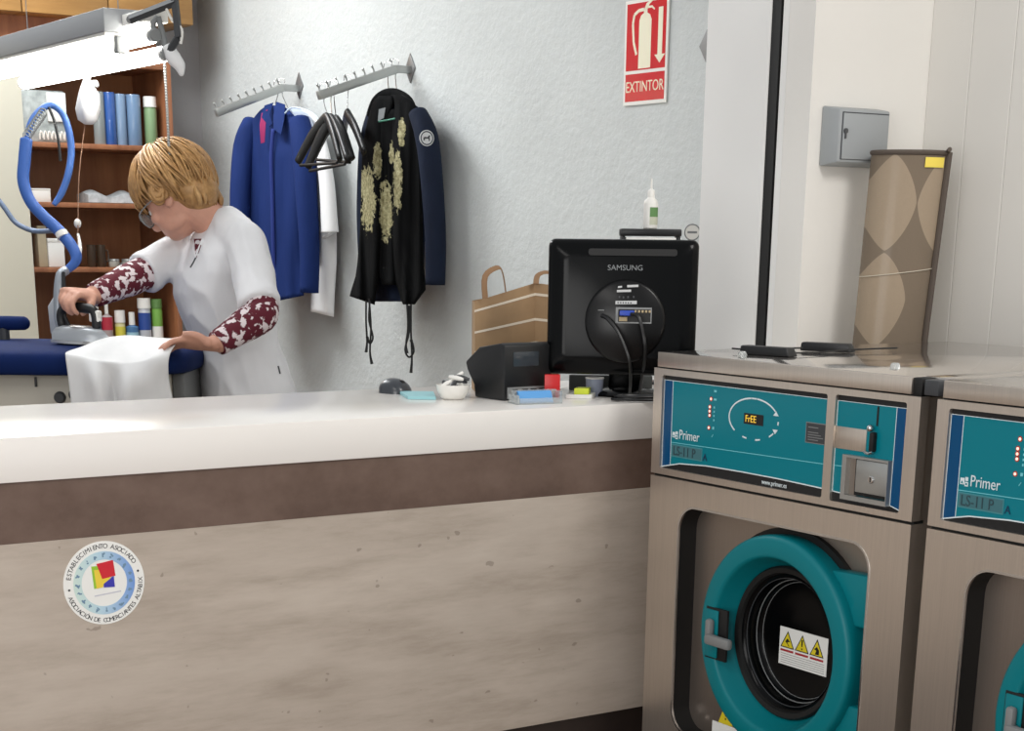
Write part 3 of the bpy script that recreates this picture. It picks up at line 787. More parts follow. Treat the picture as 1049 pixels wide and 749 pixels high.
pq = at(719, 47, 0, XT - 0.012)
bp = MB(); bp.prism([(0, -0.045), (0.033, 0), (0, 0.045), (-0.033, 0)], (V((XT - 0.0005, at(725, 47, 0, XT).y, pq.z)), -Y, Z, -X), 0, 0.005, 0.001)
tag(bp.build('wall_bracket', mat('bracket_grey', (138, 138, 138), 0.5), None, loc=(XT, at(725, 47, 0, XT).y, pq.z)), 'small grey diamond wall bracket half hidden behind the white column', 'bracket')
pr = at(709, 238, 0, XT - 0.03)
rp = thing('round_wall_tag', 'small round white tag on the wall just above the black monitor', 'tag', (XT, pr.y, pr.z))
tn = -FH
MB().cyl(V((XT, pr.y, pr.z)), pr, 0.004, n=12).build('tag_stem', M_mgrey, rp)
MB().cyl(pr, pr + tn * 0.004, 0.024, n=32).build('tag_disc', M_white, rp)
MB().torus(pr + tn * 0.004, tn, 0.0225, 0.0018, 32, 6).build('tag_rim', M_mgrey, rp)
MB().hexa([pr + tn * h + RR * a + Z * z_ for z_ in (-0.003, 0.003) for a, h in ((-0.014, 0.0048), (0.014, 0.0048), (0.014, 0.0038), (-0.014, 0.0038))]).build('tag_line', M_mgrey, rp)

# ------------------------------------------------------------------ on the counter
zc = ZC
def onc(px, py, dz=0.0): return at(px, py, 2, zc + dz)

# monitor seen from behind
DM = 3.47
mo = thing('computer_monitor', 'black computer monitor seen from behind at the end of the white counter', 'monitor', (onc(640, 406).x, onc(640, 406).y, zc))
mn = P(640, 310, DM); er = (RR - FH * 0.10).normalized(); en = V((er.y, -er.x, 0)); ez = Z      # en points to the camera
if en.dot(FH) > 0: en = -en
mtl, mbr = P(564, 246, DM), P(712, 383, DM)
mw = (P(715, 300, DM) - P(562, 300, DM)).length / 2; mz1 = P(640, 245, DM).z; mz0 = P(640, 384, DM).z
mc = (P(562, 300, DM) + P(713, 300, DM)) / 2; mc.z = (mz0 + mz1) / 2; mh = (mz1 - mz0) / 2
tilt_ax = (Z * 1.0 - en * 0.05).normalized(); MF = (mc, er, tilt_ax, er.cross(tilt_ax).normalized())
if MF[3].dot(FH) > 0: MF = (mc, er, tilt_ax, -MF[3])
def mp(a, b, h): return MF[0] + MF[1] * a + MF[2] * b + MF[3] * h
def mrr(k, r): return rrect(-mw * k, mw * k, -mh * k if k < 1 else -mh, mh * k if k < 1 else mh, r, 5)
sh = MB(); sh.loft([[mp(a, b, h) for a, b in rrect(-mw + i, mw - i, -mh + i, mh - i, 0.014, 5)] for i, h in ((0.004, -0.030), (0.0, -0.026), (0.0, -0.004), (0.003, 0.004), (0.012, 0.010), (0.030, 0.017), (0.034, 0.018))])
sh.build('back_shell', M_gloss, mo, smooth=50)
MB().loft([[mp(a, b, h) for a, b in rrect(-mw + i, mw - i, -mh + i, mh - i, 0.012, 5)] for i, h in ((0.0, -0.042), (0.0, -0.0305))]).build('front_bezel', M_black, mo)
MB().loft([[mp(a, b, -0.0425) for a, b in rrect(-mw + .016, mw - .016, -mh + .02, mh - .016, .003, 2)], [mp(a, b, -0.0415) for a, b in rrect(-mw + .016, mw - .016, -mh + .02, mh - .016, .003, 2)]]).build('screen', mat('screen_glass', (30, 32, 36), 0.2), mo)
MB().lathe([(0.080, 0.0), (0.0785, 0.003), (0.074, 0.0065), (0.0, 0.0065)], mp(0.008, -0.026, 0.0175), MF[3], 48, caps=False).build('back_boss', M_boss, mo, smooth=40)
MB().prism(rrect(-0.068, 0.118 - 0.012, 0.0985, 0.1115, 0.005, 3), MF, 0.0175, 0.0195).build('vent_slot', M_rubber, mo)
tx = MB(); tx.text('SAMSUNG', 0.0145, (mp(0.005, 0.071, 0.0182), MF[1], MF[2], MF[3]), 0.0003, True, 1.05); tx.build('brand_lettering', mat('silver_ink', (120, 124, 126), 0.4), mo)
lbm = MB()
for a0, a1, b0, b1 in ((-0.008, 0.0, 0.037, 0.0405), (0.010, 0.032, 0.0385, 0.043), (-0.010, 0.018, 0.029, 0.0335), (-0.012, 0.030, 0.006, 0.0125)):
    lbm.prism([(a0, b0), (a1, b0 + .001), (a1, b1 + .001), (a0, b1)], MF, 0.0242, 0.0247)
lbm.build('rating_label', mat('label_grey', (192, 194, 194), 0.6), mo)
lbi = MB()
for a0, b0 in ((-0.006, 0.018), (0.002, 0.0175), (0.011, 0.018), (0.022, 0.0185)): lbi.prism([(a0, b0), (a0 + .003, b0), (a0 + .003, b0 + .004), (a0, b0 + .004)], MF, 0.0242, 0.0247)
for q in range(6): lbi.prism([(-0.008 + q * .005, 0.0078), (-0.0055 + q * .005, 0.0078), (-0.0055 + q * .005, 0.0105), (-0.008 + q * .005, 0.0105)], MF, 0.0247, 0.0250)
lbi.build('label_print', M_dgrey, mo)
pp = MB(); pp.holed([(-0.011, -0.030), (0.060, -0.030), (0.060, 0.0005), (-0.011, 0.0005)], [[(-0.006, -0.0275), (0.058, -0.0275), (0.058, -0.003), (-0.006, -0.003)]], MF, 0.024, 0.0252)
ppo = pp.build('port_frame', M_mgrey, mo)
MB().prism([(-0.006, -0.0275), (0.058, -0.0275), (0.058, -0.003), (-0.006, -0.003)], MF, 0.0235, 0.0243).build('port_recess', M_rubber, mo)
pr_ = MB()
for q in range(5): pr_.prism([(0.026 + q * .007, -0.009), (0.030 + q * .007, -0.009), (0.030 + q * .007, -0.0045), (0.026 + q * .007, -0.0045)], MF, 0.0243, 0.0248)
pr_.prism([(-0.004, -0.026), (0.012, -0.026), (0.012, -0.018), (-0.004, -0.018)], MF, 0.0243, 0.0255)
pr_.build('port_socket', mat('socket_beige', (178, 158, 120), 0.5), mo)
vg = MB(); vg.prism(rrect(-0.003, 0.026, -0.0155, -0.0055, 0.002, 2), MF, 0.0243, 0.034, 0.001); vg.build('blue_plug', mat('vga_blue', (30, 66, 170), 0.45), mo)
MB().tube([mp(0.02, -0.012, 0.033), mp(0.035, -0.018, 0.045), mp(0.045, -0.05, 0.045), mp(0.05, -0.09, 0.035), V((onc(655, 408).x, onc(655, 408).y, zc + 0.012))], 0.0035, 8).build('signal_cable', M_black, mo)
MB().tube([mp(-0.038, -0.016, 0.024), mp(-0.026, -0.022, 0.034), mp(-0.006, -0.045, 0.045), mp(0.012, -0.08, 0.05), mp(0.022, -0.115, 0.045), V((onc(645, 409).x, onc(645, 409).y, zc + 0.006))], [0.0045, 0.0042, 0.003, 0.003, 0.003, 0.003], 8).build('power_cable', M_black, mo)
MB().prism([(-0.046, -0.0062), (-0.034, -0.0062), (-0.034, -0.0048), (-0.046, -0.0048)], MF, 0.0245, 0.0249).build('socket_mark', M_mgrey, mo)
nb = onc(640, 404); nb.z = zc
MB().hexa([nb + er * s + en * d + Z * h for h, w in ((0.012, 0.035), (0.16, 0.03)) for s, d in ((-w, -0.028), (w, -0.028), (w, 0.000), (-w, 0.000))], 0.004).build('stand_neck', M_gloss, mo)
MB().lathe([(0.078, 0.0), (0.08, 0.003), (0.074, 0.009), (0.035, 0.014), (0.0, 0.0145)], nb + en * 0.002 + Z * 0.0002, Z, 40, caps=False).build('stand_base', M_gloss, mo, smooth=40)

# cables coiled on the counter
cq = onc(655, 411.5)
cc = MB()
for k in range(4):
    rx, o = 0.055 - 0.006 * k, random.Random(k)
    cc.tube([V((cq.x, cq.y, zc + 0.0048 + 0.0058 * (k % 2))) + RR * (rx * math.cos(a)) + FH * (0.018 * math.sin(a) - 0.001 * k) for a in np.linspace(0, 2 * PI * 0.95, 14)], 0.0028, 6, 3)
tag(cc.build('cable_coil', M_black, None, loc=(cq.x, cq.y, zc)), 'black cable coiled on the counter under the monitor beside the washing machine', 'cable')

# till printer
p1 = onc(516.5, 411); p0 = onc(484, 406.5); p2 = onc(560, 407.6)
sd = (p0 - p1); sd.z = 0; SL = sd.length; sdn = sd.normalized(); fr_ = V((sdn.y, -sdn.x, 0)); fr_ = fr_ if fr_.dot(RR) > 0 else -fr_
PW = (p2 - p1).dot(fr_) * 1.02
zt = lambda px, py, q: EYE.z + ray(px, py).z * ((q - EYE).dot(FH) / ray(px, py).dot(FH))
zA = zt(516, 353, p1); zB = zt(489, 357, p0); zC_ = zt(474, 371, p0)
SL2 = SL * 1.0
prof = [(0, zc), (SL2 * .93, zc), (SL2 * .97, zc + .025), (SL2 * 1.18, zc + .052), (SL2 * 1.24, zC_), (SL2 * .80, zB + .004), (SL2 * 0.12, zA + .002), (0, zA - .002)]
PF = (V((p1.x, p1.y, 0)), sdn, Z, fr_)
pn = thing('receipt_printer', 'black receipt printer with a dark window standing between bowl and monitor', 'printer', (p1.x, p1.y, zc))
MB().prism(prof, PF, 0, PW, 0.004).build('printer_body', M_black, pn)
back_n = -sdn
def pf(a, b, h): return V((p1.x, p1.y, 0)) + fr_ * a + Z * b + back_n * h
WF = (V((p1.x, p1.y, 0)), fr_, Z, back_n)
MB().prism([(PW * .18, zc + .066), (PW * .70, zc + .066), (PW * .70, zc + .094), (PW * .18, zc + .094)], WF, -0.001, 0.0015, 0.0005).build('printer_window', mat('smoked_window', (52, 58, 64), 0.15), pn)
MB().prism([(PW * .06, zc + .004), (PW * .96, zc + .004), (PW * .96, zc + .026), (PW * .06, zc + .026)], WF, -0.001, 0.0012).build('port_plate', M_mgrey, pn)
kk = MB()
for a in (.16, .36, .54, .72): kk.prism([(PW * a, zc + .007), (PW * (a + .12), zc + .007), (PW * (a + .12), zc + .022), (PW * a, zc + .022)], WF, 0.001, 0.002)
kk.build('port', M_rubber, pn)

# paper bag
DB = 3.62
bg = thing('paper_bag', 'brown paper carrier bag with white stripes standing behind the black printer', 'bag', (onc(512, 400).x, onc(512, 400).y, zc))
bL0, bM0, bR0 = P(487, 399, 3.60), P(548, 399, 3.70), P(572, 399, 3.66)
bz = zc + 0.0005
bl_, bm_, br__ = P(486, 309, 3.60), P(548, 290, 3.70), P(575, 293, 3.66)
for q in (bL0, bM0, bR0): q.z = bz
dep = FH * 0.085 - RR * 0.01
def bagquad(f):                           # ring at height fraction f
    A = bL0.lerp(bl_, f); B = bM0.lerp(bm_, f); C = bR0.lerp(br__, f)
    m = A.lerp(B, 0.45) - FH * 0.004 * math.sin(f * 3)
    bk = A + dep * (1 - 0.35 * f); bk2 = C + dep * (1 - 0.35 * f)
    return [A, m, B, C, bk2, bk]
bgm = MB(); bgm.loft([bagquad(f) for f in (0, .25, .5, .75, 1.0)], caps=False)
bgm.bm.faces.new([v for v in bgm.bm.verts[:6]][::-1])
M_kraft = mat('kraft_paper', (162, 133, 100), 0.8, var=0.06, vscale=10, bump=0.15, bscale=25)
bo = bgm.build('bag_body', M_kraft, bg, smooth=0)
for f in (.895, .66, .44, .23):
    st = MB()
    for w0, w1 in ((0, 1), (1, 2), (2, 3)):
        r0, r1 = bagquad(f - .012), bagquad(f + .012); e = -FH * 0.0012
        st.grid([[r0[w0] + e, r0[w1] + e], [r1[w0] + e, r1[w1] + e]], 0.0004)
    st.build('white_stripe', mat('stripe_white', (226, 214, 196), 0.7), bo)
r1, r0 = bagquad(.33), bagquad(.1)
MB().grid([[r1[2].lerp(r1[3], .22) - FH * .0015, r1[2].lerp(r1[3], .5) - FH * .0015], [r0[2].lerp(r0[3], .22) - FH * .0015, r0[2].lerp(r0[3], .5) - FH * .0015]], 0.0004).build('red_mark', M_red, bo)
M_hand = mat('kraft_handle', (140, 108, 78), 0.8)
MB().tube([P(497, 306, 3.60), P(497, 283, 3.60), P(510, 274, 3.62), P(515, 280, 3.63), P(518, 299, 3.64)], 0.006, 8, 4, flat=0.25, up=RR).build('bag_handle', M_hand, bg)
MB().tube([P(549, 291, 3.68), P(551, 282, 3.70), P(561, 279, 3.71), P(572, 285, 3.70), P(576, 294, 3.70)], 0.006, 8, 4, flat=0.25, up=RR).build('bag_handle', M_hand, bg)

# letter tray behind the monitor, the bottle on it
DT = 3.86
tz1 = P(666, 234.5, DT).z; tz0 = P(666, 242.5, DT).z
tt = thing('letter_tray', 'black plastic letter tray tower standing behind the monitor with a bottle on top', 'tray', (P(666, 300, DT).x, P(666, 300, DT).y, zc))
ta, tb = P(635, 240, DT), P(697, 240, DT); tm = (ta + tb) / 2; tw = (tb - ta).length / 2
def tbx(mb, a0, a1, d0, d1, z0, z1, bev=0.0015):
    o = V((tm.x, tm.y, 0)); return mb.hexa([o + RR * a + FH * d + Z * z for z in (z0, z1) for a, d in ((a0, d0), (a1, d0), (a1, d1), (a0, d1))], bev)
tbx(MB(), -tw, tw, -0.035, 0.035, tz1 - 0.0155, tz1, 0.003).build('top_shelf', M_black, tt)
for a in (-tw + 0.002, tw - 0.010): tbx(MB(), a, a + 0.008, -0.03, 0.03, zc, tz1 - 0.015).build('side_panel', M_black, tt)
for z_ in (zc, zc + 0.10, zc + 0.20): tbx(MB(), -tw + 0.002, tw - 0.002, -0.033, 0.033, z_, z_ + 0.006).build('shelf', M_black, tt)
pz = tbx(MB(), -tw + 0.012, tw - 0.012, -0.0335, 0.03, zc + 0.207, tz1 - 0.018, 0)
tag(pz.build('paper_stack', M_paper, None, loc=(tm.x, tm.y, zc + 0.207)), 'white paper sheets stacked in the black tray behind the monitor', 'paper')
bt = thing('dropper_bottle', 'small white dropper bottle with green label standing on the black tray', 'bottle', (P(666, 234, DT).x, P(666, 234, DT).y, tz1))
bo_ = bt.location.copy(); hB = P(667, 183, DT).z - tz1
MB().lathe([(0.0, 0.0), (0.0135, 0.0), (0.0155, 0.002), (0.0155, hB * .50), (0.0135, hB * .57), (0.0085, hB * .61), (0.0075, hB * .63)], bo_, Z, 28, caps=False).build('bottle_body', M_white, bt, smooth=40)
MB().lathe([(0.0075, hB * .615), (0.0075, hB * .75), (0.006, hB * .775), (0.0025, hB * .80), (0.0016, hB), (0.0, hB)], bo_, Z, 20).build('nozzle', M_white, bt)
lg = MB(); lg.loft([[bo_ + (RR * math.cos(a) + FH * math.sin(a)) * 0.0158 + Z * (hB * h) for a in np.linspace(-1.75, 0.35, 14)] for h in (.24, .43)], closed=False).build('green_label', mat('label_green', (98, 140, 84), 0.6), bt)
lg = MB(); lg.loft([[bo_ + (RR * math.cos(a) + FH * math.sin(a)) * 0.0157 + Z * (hB * h) for a in np.linspace(-1.75, 0.35, 14)] for h in (.08, .24)], closed=False).build('pale_label', mat('label_pale', (198, 200, 180), 0.6), bt)

# mouse
mq = onc(405, 402.5); md = (P(425, 402, 3.5) - P(388, 400, 3.55)).normalized(); md.z = 0; md.normalize(); ms = V((-md.y, md.x, 0))
ml = (P(423, 402, 3.54) - P(388, 402, 3.54)).length / 2
def mring(t):
    x = -1 + 2 * t; w = 0.030 * max(0.02, (1 - abs(x) ** 2.6)) ** 0.5; h = 0.030 * max(0.05, (1 - abs(x * 0.92 + 0.12) ** 2.2)) ** 0.6
    return [mq + md * (x * ml) + ms * (w * math.cos(a)) + Z * (h * max(0, math.sin(a)) ** 0.75 if math.sin(a) > 0 else 0.0) for a in np.linspace(0, 2 * PI, 25)[:-1]]
mm = thing('computer_mouse', 'dark grey computer mouse at the far edge of the white counter', 'mouse', (mq.x, mq.y, zc))
mg_ = MB().loft([mring(t) for t in np.linspace(0.0, 1, 22)]).build('mouse_shell', mat('mouse_grey', (50, 54, 60), 0.32, coat=0.3), mm, smooth=60)
MB().cyl(mq + md * (ml * .45) - ms * .004 + Z * .0205, mq + md * (ml * .45) + ms * .004 + Z * .0205, 0.006, n=16).build('scroll_wheel', M_rubber, mm)

# blue note pad
na, nb_ = onc(409, 403.5), onc(418, 409.3); nc, nd = onc(446.5, 409.8), onc(444, 404)
pad_ = MB().hexa([q + Z * 0.0003 for q in (na, nb_, nc, nd)] + [q + Z * 0.006 for q in (na, nb_, nc, nd)])
tag(pad_.build('note_pad', mat('pad_aqua', (150, 200, 206), 0.6), None, loc=(onc(430, 406).x, onc(430, 406).y, zc)), 'pale aqua note pad lying on the counter between mouse and white bowl', 'note pad')

# bowl with clips
bq = onc(464, 409); bw = thing('white_bowl', 'small white bowl full of small clips on the counter', 'bowl', (bq.x, bq.y, zc))
RB = (P(482, 402, 3.42) - P(447, 402, 3.42)).length / 2
MB().lathe([(0.0, 0.0), (RB * .55, 0.0), (RB * .72, 0.004), (RB * .92, 0.016), (RB, 0.029), (RB * .96, 0.029), (RB * .86, 0.016), (RB * .6, 0.007), (0, 0.006)], bq, Z, 40, caps=False).build('bowl_shell', M_white, bw, smooth=50)
rc_ = random.Random(3)
for k in range(9):
    a = k * 2.4; r_ = RB * (0.2 + 0.45 * rc_.random()); o = bq + V((r_ * math.cos(a), r_ * math.sin(a), 0.020 + 0.011 * (k % 3)))
    dd = V((rc_.uniform(-1, 1), rc_.uniform(-1, 1), rc_.uniform(-.2, .5))).normalized()
    cl = MB().tube([o - dd * 0.016, o, o + dd * 0.016], [0.003, 0.0055, 0.003], 8, 3)
    light = k % 2 == 0
    tag(cl.build('small_clip', M_white if light else M_dgrey, None, loc=o), 'small white clip lying in the white bowl' if light else 'small dark clip lying in the white bowl', 'clip', 'white clips in the bowl' if light else 'dark clips in the bowl')
gq = onc(462, 404); gq.z = zc
gc = MB().tube([P(449, 397, 3.5), P(458, 393.5, 3.5), P(470, 392, 3.5), P(478, 394, 3.5)], [0.004, 0.008, 0.009, 0.006], 10, 5)
gc.hexa([V((p.x, p.y, zc + h)) for h in (0.0, 0.022) for p in (P(455, 396, 3.49), P(476, 396, 3.49), P(476, 396, 3.515), P(455, 396, 3.515))], 0.003)
tag(gc.build('glasses_case', M_dgrey, None, loc=(P(465, 395, 3.5).x, P(465, 395, 3.5).y, zc)), 'dark grey glasses case lying behind the white bowl', 'case')

# card holder, red box, papers under the monitor
ca, cb2, cc2, cd = onc(530, 413.5), onc(537, 416), onc(577, 413.8), onc(568, 410.5)
ch = thing('card_holder', 'clear acrylic holder with blue cards on the counter by the printer', 'card holder', ((ca.x + cc2.x) / 2, (ca.y + cc2.y) / 2, zc))
exd = (onc(577, 413) - onc(532, 414.5)); exd.z = 0; exl = exd.length; exd.normalize(); eyd = V((-exd.y, exd.x, 0)); eyd = eyd if eyd.dot(FH) > 0 else -eyd
co = onc(531, 415)
def cbx(mb, a0, a1, d0, d1, z0, z1, sl=0.0, bev=0): return mb.hexa([co + exd * a + eyd * (d + (z - 0) * sl) + Z * z for z in (z0, z1) for a, d in ((a0, d0), (a1, d0), (a1, d1), (a0, d1))], bev)
hm = MB(); cbx(hm, 0, exl, 0, 0.05, 0, 0.002); cbx(hm, 0, exl, 0, 0.002, 0, 0.012); cbx(hm, 0, exl, 0.03, 0.032, 0, 0.026); cbx(hm, 0, 0.002, 0, 0.045, 0, 0.018); cbx(hm, exl - .002, exl, 0, 0.045, 0, 0.024)
hm.build('holder', M_clear, ch)
M_card = mat('card_blue', (66, 146, 210), 0.5)
for k in range(6):
    cdm = cbx(MB(), 0.008 + 0.0008 * k, exl - 0.016 + 0.0008 * k, 0.006 + 0.0035 * k, 0.0068 + 0.0035 * k, 0.0022, 0.0235, 0.55)
    tag(cdm.build('business_card', M_card, None, loc=co + exd * exl / 2 + eyd * (0.006 + .0035 * k) + Z * .0022), 'pale blue card standing in the clear card holder', 'card', 'blue cards in the holder')
rq0, rq1 = P(558, 383, 3.44), P(574, 383, 3.44)
rb_ = MB().hexa([V((q.x, q.y, z)) + FH * d for z in (zc + .0005, P(565, 384, 3.44).z) for q, d in ((rq0, 0), (rq1, 0), (rq1, .02), (rq0, .02))], 0.001)
tag(rb_.build('red_box', M_red, None, loc=((rq0.x + rq1.x) / 2, (rq0.y + rq1.y) / 2, zc)), 'small red carton standing on the counter under the monitor corner', 'box')
def sheet(nm, label, cat, m, quad, h, zb=0.0004, loc=None):
    pts = [onc(*q) for q in quad]
    s = MB().hexa([V((q.x, q.y, zc + zb)) for q in pts] + [V((q.x, q.y, zc + zb + h)) for q in pts])
    c = sum(pts, V()) / 4
    return tag(s.build(nm, m, None, loc=(c.x, c.y, zc + zb)), label, cat)
sheet('paper_pad', 'white paper pad lying on the counter under the monitor', 'paper', M_paper, ((580, 408.6), (606, 408.8), (611, 405.5), (588, 405.5)), 0.008)
yq = MB(); ya, yb_ = P(590, 402, 3.5), P(612, 399, 3.52)
yq.hexa([q + Z * h for h in (0, 0.003) for q in (P(589, 402.5, 3.46), P(604, 402.5, 3.46), P(612, 397, 3.52), P(594, 396, 3.52))])
yz = P(589, 402.5, 3.46).z
sy = MB().hexa([V((q.x, q.y, zc + 0.0086 + h)) for h in (0.0, 0.012) for q in (P(588, 402, 3.475), P(603, 402, 3.475), P(605, 402, 3.51), P(592, 402, 3.51))], 0.001)
tag(sy.build('sticky_notes', mat('note_yellow', (206, 220, 60), 0.6), None, loc=(P(597, 402, 3.49).x, P(597, 402, 3.49).y, zc + 0.0086)), 'lime yellow sticky note block on the white pad under the monitor', 'sticky notes')
lv = MB(); lv.tube([P(600, 407, 3.52), P(606, 402, 3.52), P(612, 395, 3.53), P(614, 390, 3.54)], [0.010, 0.010, 0.009, 0.006], 10, 4, flat=0.2)
cp_ = thing('pen_cup', 'grey blue cup behind the sticky notes under the monitor', 'cup', (P(609, 400, 3.545).x, P(609, 400, 3.545).y, zc))
co2 = cp_.location.copy(); 
MB().lathe([(0.0, 0), (0.016, 0), (0.019, 0.036), (0.0175, 0.036), (0.0145, 0.003), (0, 0.003)], co2, Z, 28, caps=False).build('cup_body', mat('cup_grey', (150, 158, 178), 0.4), cp_, smooth=40)
MB().torus(co2 + Z * 0.036, Z, 0.0182, 0.0016, 28, 6).build('cup_rim', M_white, cp_)
bk = MB(); q0, q1 = P(583, 400, 3.66), P(668, 402, 3.66)
bk.hexa([V((q.x, q.y, z)) + FH * d for z in (zc + .0004, zc + .032) for q, d in ((q0, 0), (q1, 0), (q1, .02), (q0, .02))], 0.002)
tag(bk.build('grey_folder', mat('folder_grey', (62, 65, 64), 0.6), None, loc=((q0.x + q1.x) / 2, (q0.y + q1.y) / 2, zc)), 'flat dark grey folder lying on the counter behind the monitor stand', 'folder')

# ------------------------------------------------------------------ garments on the wall rails
def shell(rows, DL, DR, t, n=44, amp=0.010, freq=4.0, ph=0.0, step=5.0, seed=0):
    """closed cloth shape through rows of (py, left px, right px), hung from DL to DR metres into the room"""
    ys = np.arange(rows[0][0], rows[-1][0] + 0.01, step); rings = []
    a_ = [r[0] for r in rows]; lo = [r[1] for r in rows]; hi = [r[2] for r in rows]; sk = [r[3] if len(r) > 3 else 0 for r in rows]
    X0, X1 = min(lo), max(hi)
    for k, y in enumerate(ys):
        L, R_, s0 = np.interp(y, a_, lo), np.interp(y, a_, hi), np.interp(y, a_, sk)
        f = k / max(1, len(ys) - 1); ring = []
        for i in range(n):
            a = 2 * PI * i / n; c = math.cos(a); s = 0.5 - 0.5 * math.copysign(abs(c) ** 0.8, c)
            px = L + (R_ - L) * s; g = (px - X0) / (X1 - X0)
            D = DL + (DR - DL) * g - t * (0.35 + 0.65 * min(1, f * 4)) * math.sin(a)
            w = amp * min(1, 0.25 + f * 1.6)
            nz = NZ.noise(V((g * freq * 1.3 + seed * 7.1, f * 1.3, seed)))
            D += w * (math.sin(2 * PI * (freq * g + ph) + 1.2 * f + 2.2 * nz) * 0.6 + nz * 1.2)
            ring.append(P(px, y + s0 * (s - 0.5), D))
        rings.append(ring)
    return MB().loft(rings)


def rail(name, label, px_plate, py_plate, px0, py0, px1, py1, yb):
    pl = at(px_plate, py_plate, 0, XT); a, b = at(px0, py0, 1, pl.y), at(px1, py1, 1, pl.y)
    t = thing(name, label, 'clothes rail', (XT, pl.y, pl.z), 0, None)
    F = (V((XT, pl.y, pl.z)), -Y, Z, -X)
    MB().prism([(0, -0.052), (0.036, 0), (0, 0.052), (-0.036, 0)], F, 0.0005, 0.005, 0.001).build('wall_plate', mat('plate_steel', (140, 140, 140), 0.4, metal=0.6), t)
    MB().box((a.x - 0.01, pl.y - 0.011, a.z - 0.012), (XT - 0.004, pl.y + 0.011, a.z + 0.014), 0.002).build('bracket_tube', M_gal, t)
    d = (b - a).normalized(); up = d.cross(Y); up = up if up.z > 0 else -up; side = Y * 0.0135
    MB().hexa([a - side - up * .015, a + side - up * .015, b + side - up * .015, b - side - up * .015, a - side + up * .015, a + side + up * .015, b + side + up * .015, b - side + up * .015], 0.003).build('arm', M_gal, t)
    for k in range(9):
        o = a.lerp(b, 0.03 + k * 0.117) + up * 0.015
        MB().tube([o, o + up * 0.010, o + up * 0.020 + d * 0.003, o + up * 0.024], [0.0035, 0.003, 0.005, 0.003], 8, 3).build('peg', M_gal, t)
    return t, a, b


r1, A0, A1 = rail('clothes_rail', 'grey sloping wall clothes rail holding the dark floral jacket and the black hangers', 421, 70, 405, 71, 326, 98, 0)
r2, B0, B1 = rail('clothes_rail', 'grey sloping wall clothes rail holding the royal blue coat', 307, 88, 289, 90, 221, 116, 0)
def onA(f): return A0.lerp(A1, f)
def onB(f): return B0.lerp(B1, f)
def wire_hook(parent, top, low, m=None):
    rr_ = 0.016; d = (A1 - A0).normalized(); d.z = 0
    c = top + Z * 0.020
    s_ = RR
    pts = [c - s_ * rr_ * 0.9 - Z * 0.004, c - s_ * rr_ * .7 + Z * rr_ * .7, c + Z * rr_, c + s_ * rr_ * .8 + Z * rr_ * .5, c + s_ * rr_ * .5 - Z * rr_ * .9, c - Z * 0.045, low]
    return MB().tube(pts, 0.0019, 8, 4).build('hook', m or M_chrome, parent)

# royal blue coat
bc = thing('blue_coat', 'royal blue work coat hanging on the wall rail behind the woman', 'coat', P(283, 312, 7.3))
bm_ = shell([(108, 273, 289), (114, 265, 298), (122, 259, 304), (132, 254, 308), (150, 249, 309), (180, 245, 309), (220, 243, 310), (270, 248, 311), (298, 255, 312, -6), (308, 262, 311, -10)], 7.46, 7.16, 0.075, amp=0.022, freq=3.2, ph=.1, seed=1)
bm_.build('coat_body', M_bluecoat, bc, smooth=180)
MB().tube([P(307, 124, 7.17), P(311, 150, 7.12), P(314, 200, 7.08), P(317, 250, 7.07), P(317, 300, 7.07)], [0.045, 0.050, 0.045, 0.042, 0.038], 16, 5, flat=0.9).build('sleeve', M_bluecoat, bc, smooth=180)
MB().tube([P(258, 126, 7.42), P(250, 150, 7.36), P(246, 200, 7.33), P(247, 250, 7.33), P(250, 295, 7.33)], [0.040, 0.046, 0.044, 0.042, 0.038], 16, 5, flat=0.9).build('sleeve', M_bluecoat, bc, smooth=180)
co_ = MB()
co_.grid([[P(271, 108, 7.25), P(268, 120, 7.22), P(276, 130, 7.21)], [P(280, 105, 7.28), P(276, 118, 7.22), P(279, 126, 7.20)]], 0.004)
co_.grid([[P(283, 104, 7.27), P(280, 118, 7.20), P(280, 132, 7.18)], [P(292, 107, 7.24), P(291, 122, 7.17), P(288, 138, 7.15)]], 0.004)
co_.build('collar', M_bluecoat, bc, smooth=60)
MB().grid([[P(268, 116, 7.235), P(266, 128, 7.22), P(267, 147, 7.23)], [P(274, 112, 7.235), P(272, 128, 7.215), P(271, 146, 7.225)]], 0.002).build('pink_lining', mat('pink_lining', (150, 32, 90), 0.8), bc)
MB().tube([P(280, 132, 7.205), P(278, 160, 7.20), P(279, 200, 7.20), P(280, 250, 7.20), P(282, 305, 7.21)], 0.008, 8, 4, flat=0.4, up=RR).build('front_placket', mat('coat_edge', (26, 46, 118), 0.85), bc, smooth=180)
wire_hook(bc, onB(0.07), P(282, 106, 7.33))

# pale shirts behind the coat
ws = thing('white_shirt', 'white short sleeved shirt hanging between the blue coat and the black hangers', 'shirt', P(332, 326, 7.16))
shell([(112, 296, 312), (118, 300, 322), (130, 306, 330), (150, 312, 334), (180, 316, 338), (240, 322, 345), (270, 320, 345), (300, 319, 343), (324, 318, 342, 6)], 7.26, 7.12, 0.028, amp=0.010, freq=2.2, seed=4).build('shirt_body', M_linen, ws, smooth=180)
slv = MB().tube([P(326, 130, 7.11), P(331, 160, 7.07), P(335, 190, 7.055), P(337, 222, 7.05), P(338, 238, 7.05)], [0.02, 0.036, 0.040, 0.043, 0.046], 18, 5, flat=0.7)
slv.build('shirt_sleeve', M_linen, ws, smooth=180)
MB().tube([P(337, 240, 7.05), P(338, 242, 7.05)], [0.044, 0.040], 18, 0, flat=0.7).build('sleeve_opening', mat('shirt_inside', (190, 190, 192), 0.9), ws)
gh = thing('grey_shirt', 'pale grey blue shirt hanging on the rail just behind the blue coat', 'shirt', P(314, 270, 7.22))
